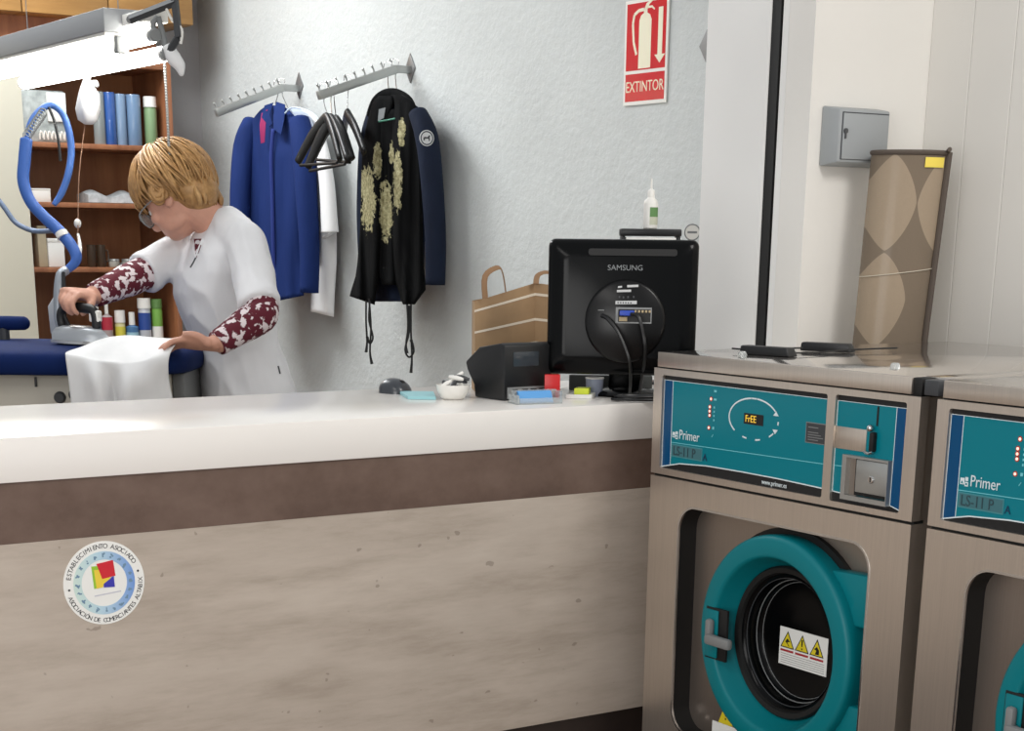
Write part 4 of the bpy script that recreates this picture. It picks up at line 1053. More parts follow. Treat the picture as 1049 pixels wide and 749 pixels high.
shell([(111, 291, 306), (118, 296, 318), (130, 300, 322), (160, 304, 320), (240, 306, 325), (262, 308, 326)], 7.25, 7.13, 0.02, amp=0.006, freq=2, seed=6).build('shirt_body', cloth('grey_blue_cotton', (176, 186, 202), 12, 0.3), gh, smooth=180)
MB().tube([P(292, 116, 7.2), P(300, 110, 7.16), P(316, 114, 7.10), P(326, 122, 7.06), P(330, 136, 7.04)], 0.0035, 8, 4).build('pale_hanger', mat('pale_blue_plastic', (196, 212, 226), 0.35), gh)
wire_hook(gh, onB(0.00), P(296, 112, 7.2))

# navy jacket with the floral shawl over it
nj = thing('navy_jacket', 'navy blue denim jacket with a round white arm badge hanging under the floral shawl', 'jacket', P(420, 312, 6.5))
shell([(104, 392, 420), (112, 384, 432), (124, 379, 437), (150, 377, 438), (220, 378, 436), (290, 380, 434), (308, 383, 430), (313, 385, 404)], 6.70, 6.40, 0.045, amp=0.014, freq=4, seed=8).build('jacket_body', M_navy, nj, smooth=180)
MB().tube([P(428, 116, 6.38), P(437, 140, 6.33), P(442, 180, 6.305), P(446, 240, 6.30), P(446, 292, 6.30)], [0.035, 0.044, 0.042, 0.040, 0.037], 18, 5, flat=0.85).build('jacket_sleeve', M_navy, nj, smooth=180)
MB().tube([P(384, 118, 6.66), P(378, 150, 6.64), P(375, 220, 6.62), P(377, 285, 6.62)], [0.035, 0.042, 0.040, 0.036], 18, 5, flat=0.85).build('jacket_sleeve', M_navy, nj, smooth=180)
bd_c = P(437, 141.5, 6.282)
bd_n = (-FH * 0.9 + RR * 0.35).normalized()
bdg = MB().cyl(bd_c, bd_c + bd_n * 0.003, 0.0265, n=32).build('arm_badge', mat('badge_white', (206, 208, 208), 0.7), nj)
MB().torus(bd_c + bd_n * 0.003, bd_n, 0.0215, 0.0018, 32, 6).build('badge_ring', M_navy, bdg)
e1_, e2_, _ = basis(bd_n)
BF = (bd_c, e1_ if e1_.dot(RR) > 0 else -e1_, e2_ if e2_.z > 0 else -e2_, bd_n)
MB().prism([(-.012, -.008), (-.008, -.008), (-.007, -.002), (.006, -.002), (.007, -.009), (.011, -.009), (.010, .003), (.013, .010), (.006, .008), (.003, .003), (-.009, .004), (-.013, -.001)], BF, 0.003, 0.0042).build('badge_emblem', M_dgrey, bdg)
wire_hook(nj, onA(0.0), P(408, 104, 6.56))

fs_ = thing('floral_shawl', 'black shawl jacket with pale flowers and hanging cords worn over the navy jacket', 'shawl', P(398, 313, 6.45))
fs_loc = fs_.location.copy()
def shawl_mat():
    N = Nodes('black_flowered_knit'); co = N.coord()
    f = N.noise(46, 4, 0.65); fine = N.noise(95, 3, 0.6)
    tot = None
    def mth(op, a, b):
        x = N.n('ShaderNodeMath', operation=op)
        for i, v in enumerate((a, b)):
            if isinstance(v, (int, float)): x.inputs[i].default_value = v
            else: N.l(v, x.inputs[i])
        return x.outputs[0]
    for px, py, rx, ry in ((376, 204, 8.5, 30), (396, 214, 7, 30), (409, 186, 4.5, 28), (387, 165, 4.5, 17), (402, 158, 2.8, 10), (413, 136, 3.5, 13), (372, 186, 5, 14)):
        c = P(px, py, 6.5) - fs_loc; s = 6.5 / 1809
        sb = N.n('ShaderNodeVectorMath', operation='SUBTRACT'); N.l(co, sb.inputs[0]); sb.inputs[1].default_value = c
        dt = N.n('ShaderNodeVectorMath', operation='DOT_PRODUCT'); N.l(sb.outputs[0], dt.inputs[0]); dt.inputs[1].default_value = RR / (rx * s)
        dz = N.n('ShaderNodeVectorMath', operation='DOT_PRODUCT'); N.l(sb.outputs[0], dz.inputs[0]); dz.inputs[1].default_value = Z / (ry * s)
        d = mth('ADD', mth('POWER', mth('ABSOLUTE', dt.outputs['Value'], 0), 2), mth('POWER', mth('ABSOLUTE', dz.outputs['Value'], 0), 2))
        tot = d if tot is None else mth('MINIMUM', tot, d)
    k = mth('ADD', tot, mth('MULTIPLY', mth('SUBTRACT', f, 0.5), 4.2))
    fl = N.ramp(fine, [(0.3, (112, 108, 78)), (0.55, (164, 158, 122)), (0.75, (206, 200, 166))])
    mk = N.n('ShaderNodeMapRange'); N.l(k, mk.inputs[0]); mk.inputs[1].default_value = 1.15; mk.inputs[2].default_value = 0.85
    N.l(N.mix(mk.outputs[0], lin((12, 13, 14)), fl), N.b.inputs['Base Color'])
    N.b.inputs['Roughness'].default_value = 0.95; N.b.inputs['Specular IOR Level'].default_value = 0.15
    N.bump(N.noise(26, 3, 0.5, (1, 1, 0.25)), 0.5, 0.01)
    return N.m
M_shawl = shawl_mat()
shell([(98, 388, 402), (104, 382, 404), (114, 379, 400), (125, 376, 396), (150, 371, 397), (190, 370, 398), (230, 369, 397), (270, 366, 390), (284, 364, 388), (296, 360, 386), (308, 358, 384, 9), (312, 370, 380, 4)], 6.62, 6.47, 0.04, amp=0.020, freq=3, seed=11).build('shawl_panel', M_shawl, fs_, smooth=180)
shell([(97, 400, 412), (104, 404, 424), (114, 404, 428), (125, 400, 430), (150, 398, 431), (190, 396, 432), (230, 397, 433), (270, 402, 434), (290, 405, 436), (297, 408, 436), (308, 411, 428), (315, 414, 423)], 6.50, 6.36, 0.045, amp=0.020, freq=3, seed=12).build('shawl_panel', M_shawl, fs_, smooth=180)
shell([(112, 386, 412), (130, 384, 414), (170, 388, 412), (230, 390, 410), (280, 388, 410), (292, 392, 406)], 6.52, 6.44, 0.02, amp=0.012, freq=3, seed=13).build('shawl_back', M_shawl, fs_, smooth=180)
MB().tube([P(379, 118, 6.60), P(386, 104, 6.56), P(396, 97.5, 6.55), P(408, 98, 6.52), P(419, 106, 6.46), P(424, 122, 6.40)], [0.014, 0.02, 0.022, 0.022, 0.02, 0.014], 12, 5).build('collar', M_shawl, fs_, smooth=180)
for pts in ([(375, 308), (375, 330), (376, 350), (375, 361)], [(378, 306), (380, 335), (379, 360), (381, 373)], [(379, 308), (378, 328), (382, 345), (379, 352), (376, 345)]):
    MB().tube([P(x, y, 6.43) for x, y in pts], [0.0035] * (len(pts) - 1) + [0.006], 6, 4).build('hanging_cord', M_black, fs_)
for pts in ([(417, 312), (418, 335), (416, 352), (417, 362)], [(421, 312), (421, 340), (422, 365), (421, 382)], [(419, 313), (419, 340), (415, 358), (419, 366), (424, 360), (421, 348)]):
    MB().tube([P(x, y, 6.36) for x, y in pts], [0.0035] * (len(pts) - 1) + [0.006], 6, 4).build('hanging_cord', M_black, fs_)
MB().grid([[P(388, 112, 6.475), P(387, 124, 6.47)], [P(395, 110, 6.47), P(393, 121, 6.465)]], 0.001).build('neck_label', mat('label_silver', (128, 132, 134), 0.7), fs_)
MB().tube([P(388, 124.5, 6.468), P(397, 123, 6.455), P(405, 121.5, 6.44)], 0.003, 8, 3).build('green_hanger_bar', mat('hanger_green', (62, 130, 108), 0.5), fs_)
wire_hook(fs_, onA(0.10), P(399, 98, 6.56))

# black coat hangers
def hanger(label, fA, ax, lx, rx, D, dl, dr, bar=True, wide=1.0):
    top = onA(fA); a = P(ax[0], ax[1], D); l = P(lx[0], lx[1], D + dl); r = P(rx[0], rx[1], D + dr)
    t = thing('coat_hanger', label, 'hanger', a)
    f = (r - l).cross(Z).normalized()
    m1 = a.lerp(l, .5) + Z * 0.012; m2 = a.lerp(r, .5) + Z * 0.012
    MB().tube([l, m1, a + (l - a).normalized() * 0.02, a + (r - a).normalized() * 0.02, m2, r], [0.016 * wide, 0.019 * wide, 0.021, 0.021, 0.019 * wide, 0.016 * wide], 14, 6, flat=0.62, up=Z).build('hanger_body', M_black, t, smooth=180)
    if bar: MB().tube([l - Z * 0.012 + (r - l) * 0.06, r - Z * 0.012 - (r - l) * 0.06], 0.0055, 8, 0).build('trouser_bar', M_black, t)
    wire_hook(t, top, a + Z * 0.012)
    return t
hanger('black coat hanger, first in the cluster at the low end of the rail', 0.93, (335, 119), (305, 166), (348, 163), 6.48, 0.10, -0.16)
hanger('black coat hanger, second in the cluster at the low end of the rail', 0.84, (340, 120), (315, 172), (356, 164), 6.47, 0.06, -0.20)
hanger('black coat hanger in the cluster, closest to the single hanger', 0.80, (344, 121), (322, 160), (361, 163), 6.54, 0.16, -0.08)
hanger('single black coat hanger turned edge on beside the floral shawl', 0.62, (356, 116), (352, 140), (373, 156), 6.52, 0.30, -0.16, False)

# ------------------------------------------------------------------ back of the shop: shelf unit
YS = 7.30
def sx(px, py=200, y=YS): return at(px, py, 1, y).x
def sz(px, py, y=YS): return at(px, py, 1, y).z
x0s, x1s = sx(20), sx(177, 120); zs = [sz(100, p) for p in (357, 274, 208, 147.5, 62)]
su = thing('shelf_unit', 'dark brown wooden shelf unit against the far wall behind the ironing table', 'shelf', ((x0s + x1s) / 2, 7.5, 0))
for xx in (x0s, x1s - 0.022): MB().box((xx, YS, 0), (xx + 0.022, 7.70, zs[4] + .02), 0.001).build('side_panel', M_shelf, su)
MB().box((x0s + .022, 7.69, 0), (x1s - .022, 7.70, zs[4] + .02)).build('back_panel', wood('shelf_back', (142, 90, 56), (176, 120, 78), 2), su)
for z_ in zs + [0.5, 0.12]: MB().box((x0s + .0225, YS + .004, z_ - .02), (x1s - .0225, 7.689, z_), 0.001).build('shelf_board', M_shelf, su)
# oak wall cupboards above
zc0 = sz(100, 18.5, 7.34)
xe = sx(198, 26, 7.34)
for xa, xb, l_ in ((sx(-77, 14, 7.34), sx(22.3, 15, 7.34), 'oak wall cupboard at the photo edge, first of the row above the lights'), (sx(23.6, 15, 7.34), sx(111, 15, 7.34), 'oak wall cupboard in the middle of the row above the lights'), (sx(112.2, 15, 7.34), xe, 'oak wall cupboard at the end of the row beside the wall corner')):
    oc = thing('wall_cupboard', l_, 'cupboard', ((xa + xb) / 2, 7.5, zc0), 0, None)
    MB().box((xa, 7.36, zc0), (xb, 7.7195, 2.95), 0.001).build('cupboard_body', M_cab, oc)
    MB().box((xa, 7.34, zc0 + 0.002), (xb, 7.3595, 2.94), 0.002).build('cupboard_door', M_cab, oc)
MB().box((x0s, 7.45, zs[4] + 0.0205), (x1s, 7.70, zc0 - 0.001)).build('valance', M_shelf, su)
# tall cream cabinet
YK = 6.55
kx = at(33, 230, 1, YK).x
cr = thing('tall_cabinet', 'tall cream cabinet standing beside the dark shelf unit', 'cabinet', (kx - 0.4, YK + .25, 0))
M_creamcab = mat('cream_enamel', (208, 203, 186), 0.45)
MB().box((kx - 0.8, YK + .02, 0), (kx, YK + .5, 2.02), 0.004).build('cabinet_body', M_creamcab, cr)
MB().box((kx - 0.79, YK, 0.08), (kx - .004, YK + .0195, 2.01), 0.004).build('cabinet_door', M_creamcab, cr)

def on_shelf(px, k, y=7.36): return V((at(px, 200, 1, y).x, y, zs[k] + 0.0004))
def cyl_item(name, label, cat, px, k, wpx, hpx, m, cap=None, capf=.8, neck=.5, band=None, group=None, y=7.36):
    o = on_shelf(px, k, y); s = 7.62 / 1809; r = wpx * s / 2; h = hpx * s
    t = thing(name, label, cat, o, 0, group)
    prof = [(0, 0), (r * .94, 0), (r, .003), (r, h * capf * .93), (r * neck, h * capf), (r * neck, h * (capf + .02)), (0, h * (capf + .02))] if cap else [(0, 0), (r * .95, 0), (r, .003), (r, h - .004), (r * .94, h), (0, h)]
    MB().lathe(prof, o, Z, 24, caps=False).build('body', m, t, smooth=45)
    if cap: MB().lathe([(0, h * (capf + .01)), (r * neck * 1.15, h * (capf + .01)), (r * neck * 1.1, h), (0, h)], o, Z, 20, caps=False).build('cap', cap, t, smooth=45)
    if band: MB().lathe([(r * 1.005, h * band[1]), (r * 1.02, h * band[1]), (r * 1.02, h * band[2]), (r * 1.005, h * band[2])], o, Z, 24, caps=False).build('label_band', band[0], t)
    return t
cw = lambda n, c: mat(n, c, 0.22, coat=0.4)
cyl_item('film_roll', 'clear grey film wrapped roll on the upper shelf next to the blue rolls', 'roll', 106, 3, 12, 50, cw('film_grey', (128, 134, 134)))
cyl_item('film_roll', 'bright blue film wrapped roll on the upper shelf', 'roll', 117, 3, 12, 50, cw('film_blue', (46, 84, 150)))
cyl_item('film_roll', 'pale blue film wrapped roll on the upper shelf beside the bright blue roll', 'roll', 128, 3, 11, 49, cw('film_pale', (118, 142, 170)))
cyl_item('film_roll', 'grey blue wide film wrapped roll on the upper shelf', 'roll', 141, 3, 15, 49, cw('film_greyblue', (104, 130, 160)))
cyl_item('spray_can', 'white and green canister at the end of the upper shelf', 'can', 158, 3, 13, 48, mat('can_green', (124, 152, 112), 0.4), M_white, .78, .9)
hb = thing('hanger_packet', 'clear packet of hangers with white hooks on the upper shelf', 'packet', on_shelf(52, 3))
o_ = on_shelf(52, 3); s_u = 7.62 / 1809
MB().box((o_.x - 23 * s_u, 7.36, o_.z), (o_.x + 22 * s_u, 7.52, o_.z + 49 * s_u), 0.012).build('packet_body', mat('packet_film', (166, 172, 170), 0.2, var=0.16, vscale=22, coat=0.4), hb)
MB().box((o_.x + 2 * s_u, 7.352, o_.z + 20 * s_u), (o_.x + 21 * s_u, 7.3605, o_.z + 47 * s_u), 0.001).build('packet_card', M_paper, hb)
for k in range(8):
    q = o_ + X * ((-8 + k * 4.2) * s_u) + V((0, 0.048 - .06 - 0.05, 0))
    MB().tube([q + V((0, 0.05, 0.012)), q + V((0, 0.046, 0.03)), q + V((0.004, 0.044, 0.045)), q + V((0.012, 0.046, 0.03)), q + V((0.013, 0.048, 0.018))], 0.003, 6, 3).build('white_hook', M_white, hb)
gcl = thing('folded_film', 'folded grey white plastic film lying on the middle shelf', 'film', on_shelf(112, 2))
o_ = on_shelf(112, 2)
MB().loft([[o_ + V(((-24 + 48 * f) * s_u, -0.02 + 0.14 * g, (0.002 + h * (10 + 3 * math.sin(f * 9)) * s_u))) for g, h in ((0, 0), (1, 0), (1, .8), (.5, 1), (0, .7))] for f in np.linspace(0, 1, 14)]).build('film_layers', mat('film_white', (176, 180, 182), 0.3, var=0.15, vscale=30), gcl, smooth=60)
def box_item(name, label, cat, px, k, wpx, hpx, m, y=7.36, dep=0.08, lid=None):
    o = on_shelf(px, k, y); w, h = wpx * s_u / 2, hpx * s_u
    t = thing(name, label, cat, o)
    MB().box((o.x - w, y, o.z), (o.x + w, y + dep, o.z + h * .86), 0.003).build('carton', m, t)
    MB().box((o.x - w - .001, y - .001, o.z + h * .86 + .0002), (o.x + w + .001, y + dep + .001, o.z + h), 0.002).build('carton_lid', lid or m, t)
box_item('white_carton', 'small white carton on the middle shelf behind the blue hose', 'carton', 42, 2, 20, 13, M_white)
box_item('white_box', 'white upright box on the lower middle shelf behind the blue hose', 'box', 54, 1, 17, 28, M_paper)
box_item('beige_box', 'beige box on the lower middle shelf beside the cream cabinet', 'box', 40, 1, 9, 40, mat('beige_card', (176, 164, 138), 0.7))
for px_, l_ in ((90, 'dark brown mug on the lower middle shelf beside the cord'), (100, 'dark brown mug on the lower middle shelf, further from the cord')):
    o = on_shelf(px_, 1); mg2 = thing('mug', l_, 'mug', o); r_ = 4.6 * s_u; h_ = 22 * s_u
    MB().lathe([(0, 0), (r_ * .9, 0), (r_, .004), (r_, h_), (r_ * .9, h_), (r_ * .86, .006), (0, .006)], o, Z, 24, caps=False).build('mug_body', mat('mug_brown', (58, 44, 32), 0.3), mg2, smooth=45)
    MB().tube([o + X * r_ * .95 + Z * h_ * .75, o + X * r_ * 1.6 + Z * h_ * .7, o + X * r_ * 1.6 + Z * h_ * .3, o + X * r_ * .95 + Z * h_ * .25], 0.004, 8, 4).build('handle', mat('mug_handle', (58, 44, 32), 0.3), mg2)
cyl_item('glass_jar', 'small clear jar lying low on the lower middle shelf', 'jar', 113, 1, 11, 8, mat('jar_glass', (160, 160, 152), 0.1), M_gal, .75, .9)
cyl_item('glass_jar', 'second small clear jar on the lower middle shelf nearer the woman', 'jar', 127, 1, 12, 8, mat('jar_glass2', (152, 152, 146), 0.1), M_gal, .75, .9)
box_item('flat_tin', 'flat pale tin on the lower middle shelf between the two clear jars', 'tin', 120, 1, 9, 4, M_mgrey)
cyl_item('pale_blue_bottle', 'pale blue bottle on the bottom shelf beside the hand with the iron', 'bottle', 91.5, 0, 8, 45, mat('bottle_pale_blue', (116, 160, 190), 0.35), M_white, .8, .5)
cyl_item('red_bottle', 'clear bottle with a red label band on the bottom shelf', 'bottle', 102, 0, 11.5, 46, mat('bottle_pinkish', (176, 160, 160), 0.3), M_white, .72, .3, (mat('band_red', (176, 44, 62), 0.5), .38, .66))
cyl_item('yellow_bottle', 'white capped bottle with a yellow label on the bottom shelf', 'bottle', 115.5, 0, 10.5, 37, mat('bottle_cream', (206, 200, 150), 0.4), M_white, .66, .92, (mat('band_yellow', (206, 196, 70), 0.5), .28, .56))
cyl_item('blue_bottle', 'blue necked bottle with a pale cap on the bottom shelf', 'bottle', 128, 0, 13.5, 35, mat('bottle_blue', (74, 116, 160), 0.25), M_white, .62, .42, (mat('band_pale', (150, 190, 206), 0.5), .10, .42))
cyl_item('aerosol_can', 'white aerosol can with a blue band on the bottom shelf', 'can', 141.5, 0, 13, 49, mat('aerosol_white', (208, 212, 220), 0.3, metal=0.2), M_white, .78, .95, (mat('band_blue', (44, 74, 146), 0.4), .34, .70))
cyl_item('green_can', 'bright green aerosol can at the end of the bottom shelf', 'can', 154.5, 0, 11.5, 48, mat('can_lime', (118, 168, 74), 0.4), mat('cap_green', (92, 130, 70), 0.4), .80, .9, (M_white, .15, .42))

# ------------------------------------------------------------------ fluorescent lights over the ironing table
def light(label, e, L, twin, hous):
    t = thing('fluorescent_light', label, 'light', e + Y * L / 2)
    ob = M_housing
    if hous:
        MB().box((e.x - .05, e.y, e.z - .058), (e.x + .05, e.y + L, e.z), 0.003).build('housing', ob, t)
        MB().box((e.x - .045, e.y + 0.012, e.z - .066), (e.x + .045, e.y + L - 0.012, e.z - .0585), 0.001).build('reflector', M_white, t)
        tz = e.z - .088
        for s in (0.0, L - .03): MB().box((e.x - .017, e.y + s, tz - .022), (e.x + .017, e.y + s + .03, e.z - .0665), 0.004).build('lamp_holder', M_mgrey, t)
        MB().cyl((e.x, e.y + .0305, tz), (e.x, e.y + L - .0305, tz), 0.021, n=24).build('tube', M_tube, t)
    for q in (0.02, L * .9): MB().tube([(e.x, e.y + q, e.z), (e.x, e.y + q, 3.05)], 0.0015, 6, 0).build('hanging_wire', M_mgrey, t)
    return t
M_housing = mat('housing_grey', (150, 152, 154), 0.45)
e1 = P(124, 9, 4.9)
light('grey housed fluorescent light hanging above the ironing table, cut off by the photo edge', e1, 1.25, False, True)
t2 = thing('twin_tube_light', 'bare twin tube fluorescent light on a dark frame with a white bag tied to it', 'light', P(110, 50, 5.2))
ea, eb = P(158, 36, 4.78), P(170, 55, 4.78)
L2 = 1.16
for e in (ea, eb):
    MB().cyl(e + Y * .02, e + Y * L2, 0.020, n=24).build('tube', M_tube, t2)
    for q in (0.0, L2): MB().cyl(e + Y * (q - .012), e + Y * (q + .02), 0.017, n=20, bev=.003).build('lamp_holder', M_mgrey, t2)
bt_ = MB(); mm_ = (ea + eb) / 2 + Z * 0.055
bt_.box((mm_.x - .035, mm_.y + .02, mm_.z), (mm_.x + .035, mm_.y + L2, mm_.z + .03), 0.003); bt_.build('batten', M_white, t2)
for e in (ea, eb):
    for q in (0.004, L2 + .004): MB().tube([e + Y * q, e + Y * q + Z * .03, mm_ + Y * q + Z * .012], 0.008, 8, 0).build('holder_arm', M_mgrey, t2)
f1, f2, f3 = P(133, 20, 4.74), P(179, 2, 4.74), P(183, 38, 4.74)
fr = MB().tube([f1, f2], 0.011, 4, 0, up=Z).build('frame_bar', M_dgrey, t2, smooth=0)
MB().tube([f2 + Z * .012, f3], 0.011, 4, 0, up=X).build('frame_bar', M_dgrey, t2, smooth=0)
MB().tube([f3, eb - Y * .012], 0.010, 8, 0).build('frame_bar', M_dgrey, t2)
MB().tube([f1 + Z * .0, mm_ + Y * .1 + Z * .02], 0.010, 8, 0).build('frame_bar', M_mgrey, t2)
for q in (f2, mm_ + Y * 1.05): MB().tube([q, V((q.x, q.y, 3.05))], 0.0015, 6, 0).build('hanging_wire', M_mgrey, t2)
wr = eb - Y * .01
MB().tube([wr + Z * .02, wr + RR * .015 - Z * .01, wr + RR * .03 - Z * .03, wr + RR * .035 - Z * .055], [0.014, 0.02, 0.016, 0.004], 10, 4).build('cloth_wrap', M_linen, t2, smooth=180)
MB().tube([P(178, 3, 4.74), P(170, 6, 4.74), P(176, 20, 4.74), P(186, 30, 4.74), P(185, 45, 4.74)], 0.004, 8, 5).build('white_flex', M_white, t2)
kt = eb + Y * 0.52
hbg = thing('tied_bag', 'small white plastic bag tied under the fluorescent tube', 'bag', kt - Z * .12)
bq2 = P(90, 104, 5.21)
MB().loft([[bq2 + Z * z_ + (RR * math.cos(a) * r * (1 + .16 * math.sin(3 * a + z_ * 40)) + FH * math.sin(a) * r * (1 + .12 * math.cos(4 * a))) for a in np.linspace(0, 2 * PI, 21)[:-1]] for z_, r in ((.088, .022), (.06, .010), (.045, .016), (.02, .030), (-.02, .034), (-.05, .028), (-.062, .012))]).build('bag_body', M_linen, hbg, smooth=180)
MB().tube([bq2 + Z * .05 + RR * .01, bq2 + Z * .048 + RR * .025, bq2 + Z * .04 + RR * .032], [.006, .01, .003], 8, 3).build('bag_knot', M_linen, hbg, smooth=180)
cd_ = MB().tube([bq2 - Z * .06 - RR * .012, P(81, 180, 5.1), P(80, 228, 5.0), P(79, 262, 4.9)], 0.0016, 6, 4)
cdt = thing('pull_cord', 'thin brown cord hanging from the tied bag down to the blue hose', 'cord', P(80, 262, 4.9))
cd_.build('cord', mat('cord_brown', (120, 88, 66), 0.8), cdt)
MB().ball(P(79.5, 229, 5.0), (0.010, 0.010, 0.013)).build('cord_knob', M_white, cdt)
MB().tube([P(80, 240, 4.97), P(82, 255, 4.93), P(80, 268, 4.88)], [.004, .006, .004], 8, 3).build('cord_clip', M_white, cdt)
# bead chain beside the shelf
bch = MB(); 
for k in range(34): bch.ball(P(168.5 + 0.15 * k, 62 + 2.9 * k, 4.9), 0.0046, None, 8, 5)
bct = tag(bch.build('bead_chain', M_gal, None, loc=P(171, 110, 4.9)), 'silver bead pull chain hanging from the fluorescent light above the woman', 'chain')

# ------------------------------------------------------------------ ironing table
IZ = P(100, 363, 4.58).z; DFr, DBk = 4.56, 5.14
iw0 = -1.75                                # lateral start, out of view
def rel(r, d, z): return V((0, 0, 0)) + RR * r + FH * d + Z * z
def latr(px, py, D): return P(px, py, D).dot(RR)
r_end = latr(197, 372, 4.8)
it = thing('ironing_table', 'padded blue ironing table with beige base where the woman works', 'ironing table', rel(latr(60, 400, 4.8), 4.8, 0))
zt_, zb_ = IZ + .006, P(100, 385.5, DFr).z
def board(inset, z): 
    k = 20; out = []
    w = (DBk - DFr) / 2 - inset; cm = (DBk + DFr) / 2
    rr0, rr1 = iw0 + inset, r_end - inset
    cr_ = min(0.19, w * 0.92)
    for cx_, cy_, a0 in ((rr1 - cr_, cm + w - cr_, 0), (rr0 + cr_, cm + w - cr_, 90), (rr0 + cr_, cm - w + cr_, 180), (rr1 - cr_, cm - w + cr_, 270)):
        for i in range(k // 2 + 1):
            a = math.radians(a0 + 90 * i / (k // 2)); out.append(rel(cx_ + cr_ * math.cos(a), cy_ + cr_ * math.sin(a), z))
    return out
MB().loft([board(.012, zb_), board(.003, zb_ + .008), board(0, zt_ - .030), board(.004, zt_ - .012), board(.018, zt_ - .003), board(.05, zt_ + .002), board(.12, zt_ + .006), board(.20, zt_ + .009)]).build('padded_board', M_padblue, it, smooth=80)
M_beige = mat('base_beige', (196, 190, 176), 0.45)
zbb = zb_ - .002
def ibox(r0, r1, d0, d1, z0, z1, bev=.004): 
    return MB().hexa([rel(a, d, z) for z in (z0, z1) for a, d in ((r0, d0), (r1, d0), (r1, d1), (r0, d1))], bev)
rk0, rk1 = -1.6, latr(166, 395, 4.64)
ibox(rk0, rk1, 4.64, 5.0, 0.02, zbb).build('base_cabinet', M_beige, it)
ibox(rk1 + .002, r_end - .02, 4.70, 4.98, zbb - .10, zbb).build('side_tray', mat('tray_grey', (110, 112, 112), 0.5), it)
for px_, py_, r_ in ((62, 407, .0165), (77, 404, .0165)):
    q = P(px_, py_, 4.64)
    MB().cyl(q + FH * .001, q - FH * .016, r_, r_ * .9, 24, 0.003).build('dial_knob', M_dgrey, it)
ibox(latr(31, 392, 4.64), latr(33, 392, 4.64), 4.632, 4.64, P(31, 396, 4.64).z, P(31, 386, 4.64).z, .0005).build('front_clip', M_dgrey, it)
sb = MB().tube([rel(iw0 + .2, 4.92, P(10, 331, 4.92).z), rel(latr(4, 331, 4.92), 4.92, P(10, 331, 4.92).z), rel(latr(20, 331, 4.92), 4.92, P(10, 331, 4.92).z), rel(latr(25, 331, 4.92), 4.92, P(10, 331, 4.92).z)], [.020, .020, .019, .008], 14, 3).build('sleeve_pad', M_padblue, it, smooth=180)
MB().tube([rel(iw0 + .3, 4.92, zt_), rel(iw0 + .3, 4.92, P(10, 331, 4.92).z)], .015, 10, 0).build('sleeve_pad_post', M_dgrey, it)

# white garment being ironed
def catm(rows, n): 
    return [smooth_path(r, n) for r in rows]
def cr_rows():
    cols = [  # each column from the back of the board over the crest and down the front: (px, py, D)
        [(100, 349, 4.71), (84, 356, 4.62), (69, 361, 4.555), (67.5, 366, 4.535), (70, 385, 4.53), (73, 412, 4.53), (76, 440, 4.53), (78, 470, 4.53)],
        [(112, 346, 4.71), (98, 352, 4.62), (84, 364, 4.545), (83, 368, 4.525), (85, 388, 4.52), (88, 412, 4.52), (90, 440, 4.52), (91, 470, 4.52)],
        [(124, 345, 4.71), (112, 348, 4.62), (97, 367, 4.535), (97, 371, 4.515), (99, 390, 4.485), (103, 412, 4.49), (104, 440, 4.50), (104, 470, 4.50)],
        [(138, 344.5, 4.71), (128, 347, 4.62), (113, 369, 4.525), (113, 373, 4.505), (116, 392, 4.535), (119, 412, 4.55), (119, 440, 4.54), (119, 470, 4.54)],
        [(152, 346, 4.71), (143, 349, 4.62), (130, 370, 4.520), (130, 374, 4.500), (128, 392, 4.47), (127, 412, 4.47), (129, 440, 4.50), (130, 470, 4.5)],
        [(166, 347, 4.71), (156, 350, 4.62), (147, 368, 4.515), (146, 373, 4.495), (143, 392, 4.48), (142, 412, 4.49), (142, 440, 4.49), (142, 470, 4.49)],
        [(178, 347.5, 4.78), (169, 351, 4.62), (160, 363, 4.515), (159, 370, 4.490), (159, 390, 4.50), (158, 412, 4.51), (157, 440, 4.51), (156, 470, 4.51)],
        [(187, 347, 4.62), (181, 352, 4.57), (175, 361, 4.530), (172, 372, 4.515), (173, 391, 4.53), (177, 412, 4.54), (178, 440, 4.54), (178, 470, 4.54)]]
    return [[P(*q) for q in c] for c in cols]
cc_ = cr_rows(); cc_ = catm(cc_, 4); cc_ = [list(r) for r in zip(*cc_)]; cc_ = catm(cc_, 5)
gm = MB().grid(cc_, 0.0022)
wg = tag(gm.build('ironed_garment', M_linen, None, smooth=180, loc=P(125, 372, 4.6)), 'white garment draped over the blue ironing board and held by the woman', 'garment')

# iron, its hose
ir = thing('steam_iron', 'silver steam iron held by the woman on the blue ironing board', 'iron', P(88, 350, 4.72))
ic = P(86, 349, 4.74); ic.z = zt_ + .0115
fx = (RR * 0.93 - FH * 0.36).normalized(); fy = V((-fx.y, fx.x, 0)); tl_ = 0.10
def irp(a, b, h): return ic + fx * (a * .86) + fy * (b * .86) + Z * (h * .84 + a * -0.02)
def irow(h, k, sh=0): return [irp((a + sh) * k, b * k, h) for a, b in ((-.095, -.045), (-.10, 0), (-.095, .045), (-.03, .052), (.04, .042), (.085, .018), (.10, 0), (.085, -.018), (.04, -.042), (-.03, -.052))]
MB().loft([irow(0, 1), irow(.009, 1)]).build('soleplate', M_chrome, ir)
MB().loft([irow(.0095, .95), irow(.03, .93, -.003), irow(.046, .8, -.008), irow(.055, .55, -.012)]).build('iron_body', mat('iron_silver', (172, 176, 180), 0.3, metal=0.5), ir, smooth=50)
MB().tube([irp(-.075, 0, .04), irp(-.080, 0, .085), irp(-.06, 0, .108), irp(.0, 0, .112), irp(.045, 0, .102), irp(.05, 0, .05)], [.012, .013, .013, .014, .013, .012], 14, 5).build('iron_handle', M_black, ir, smooth=180)
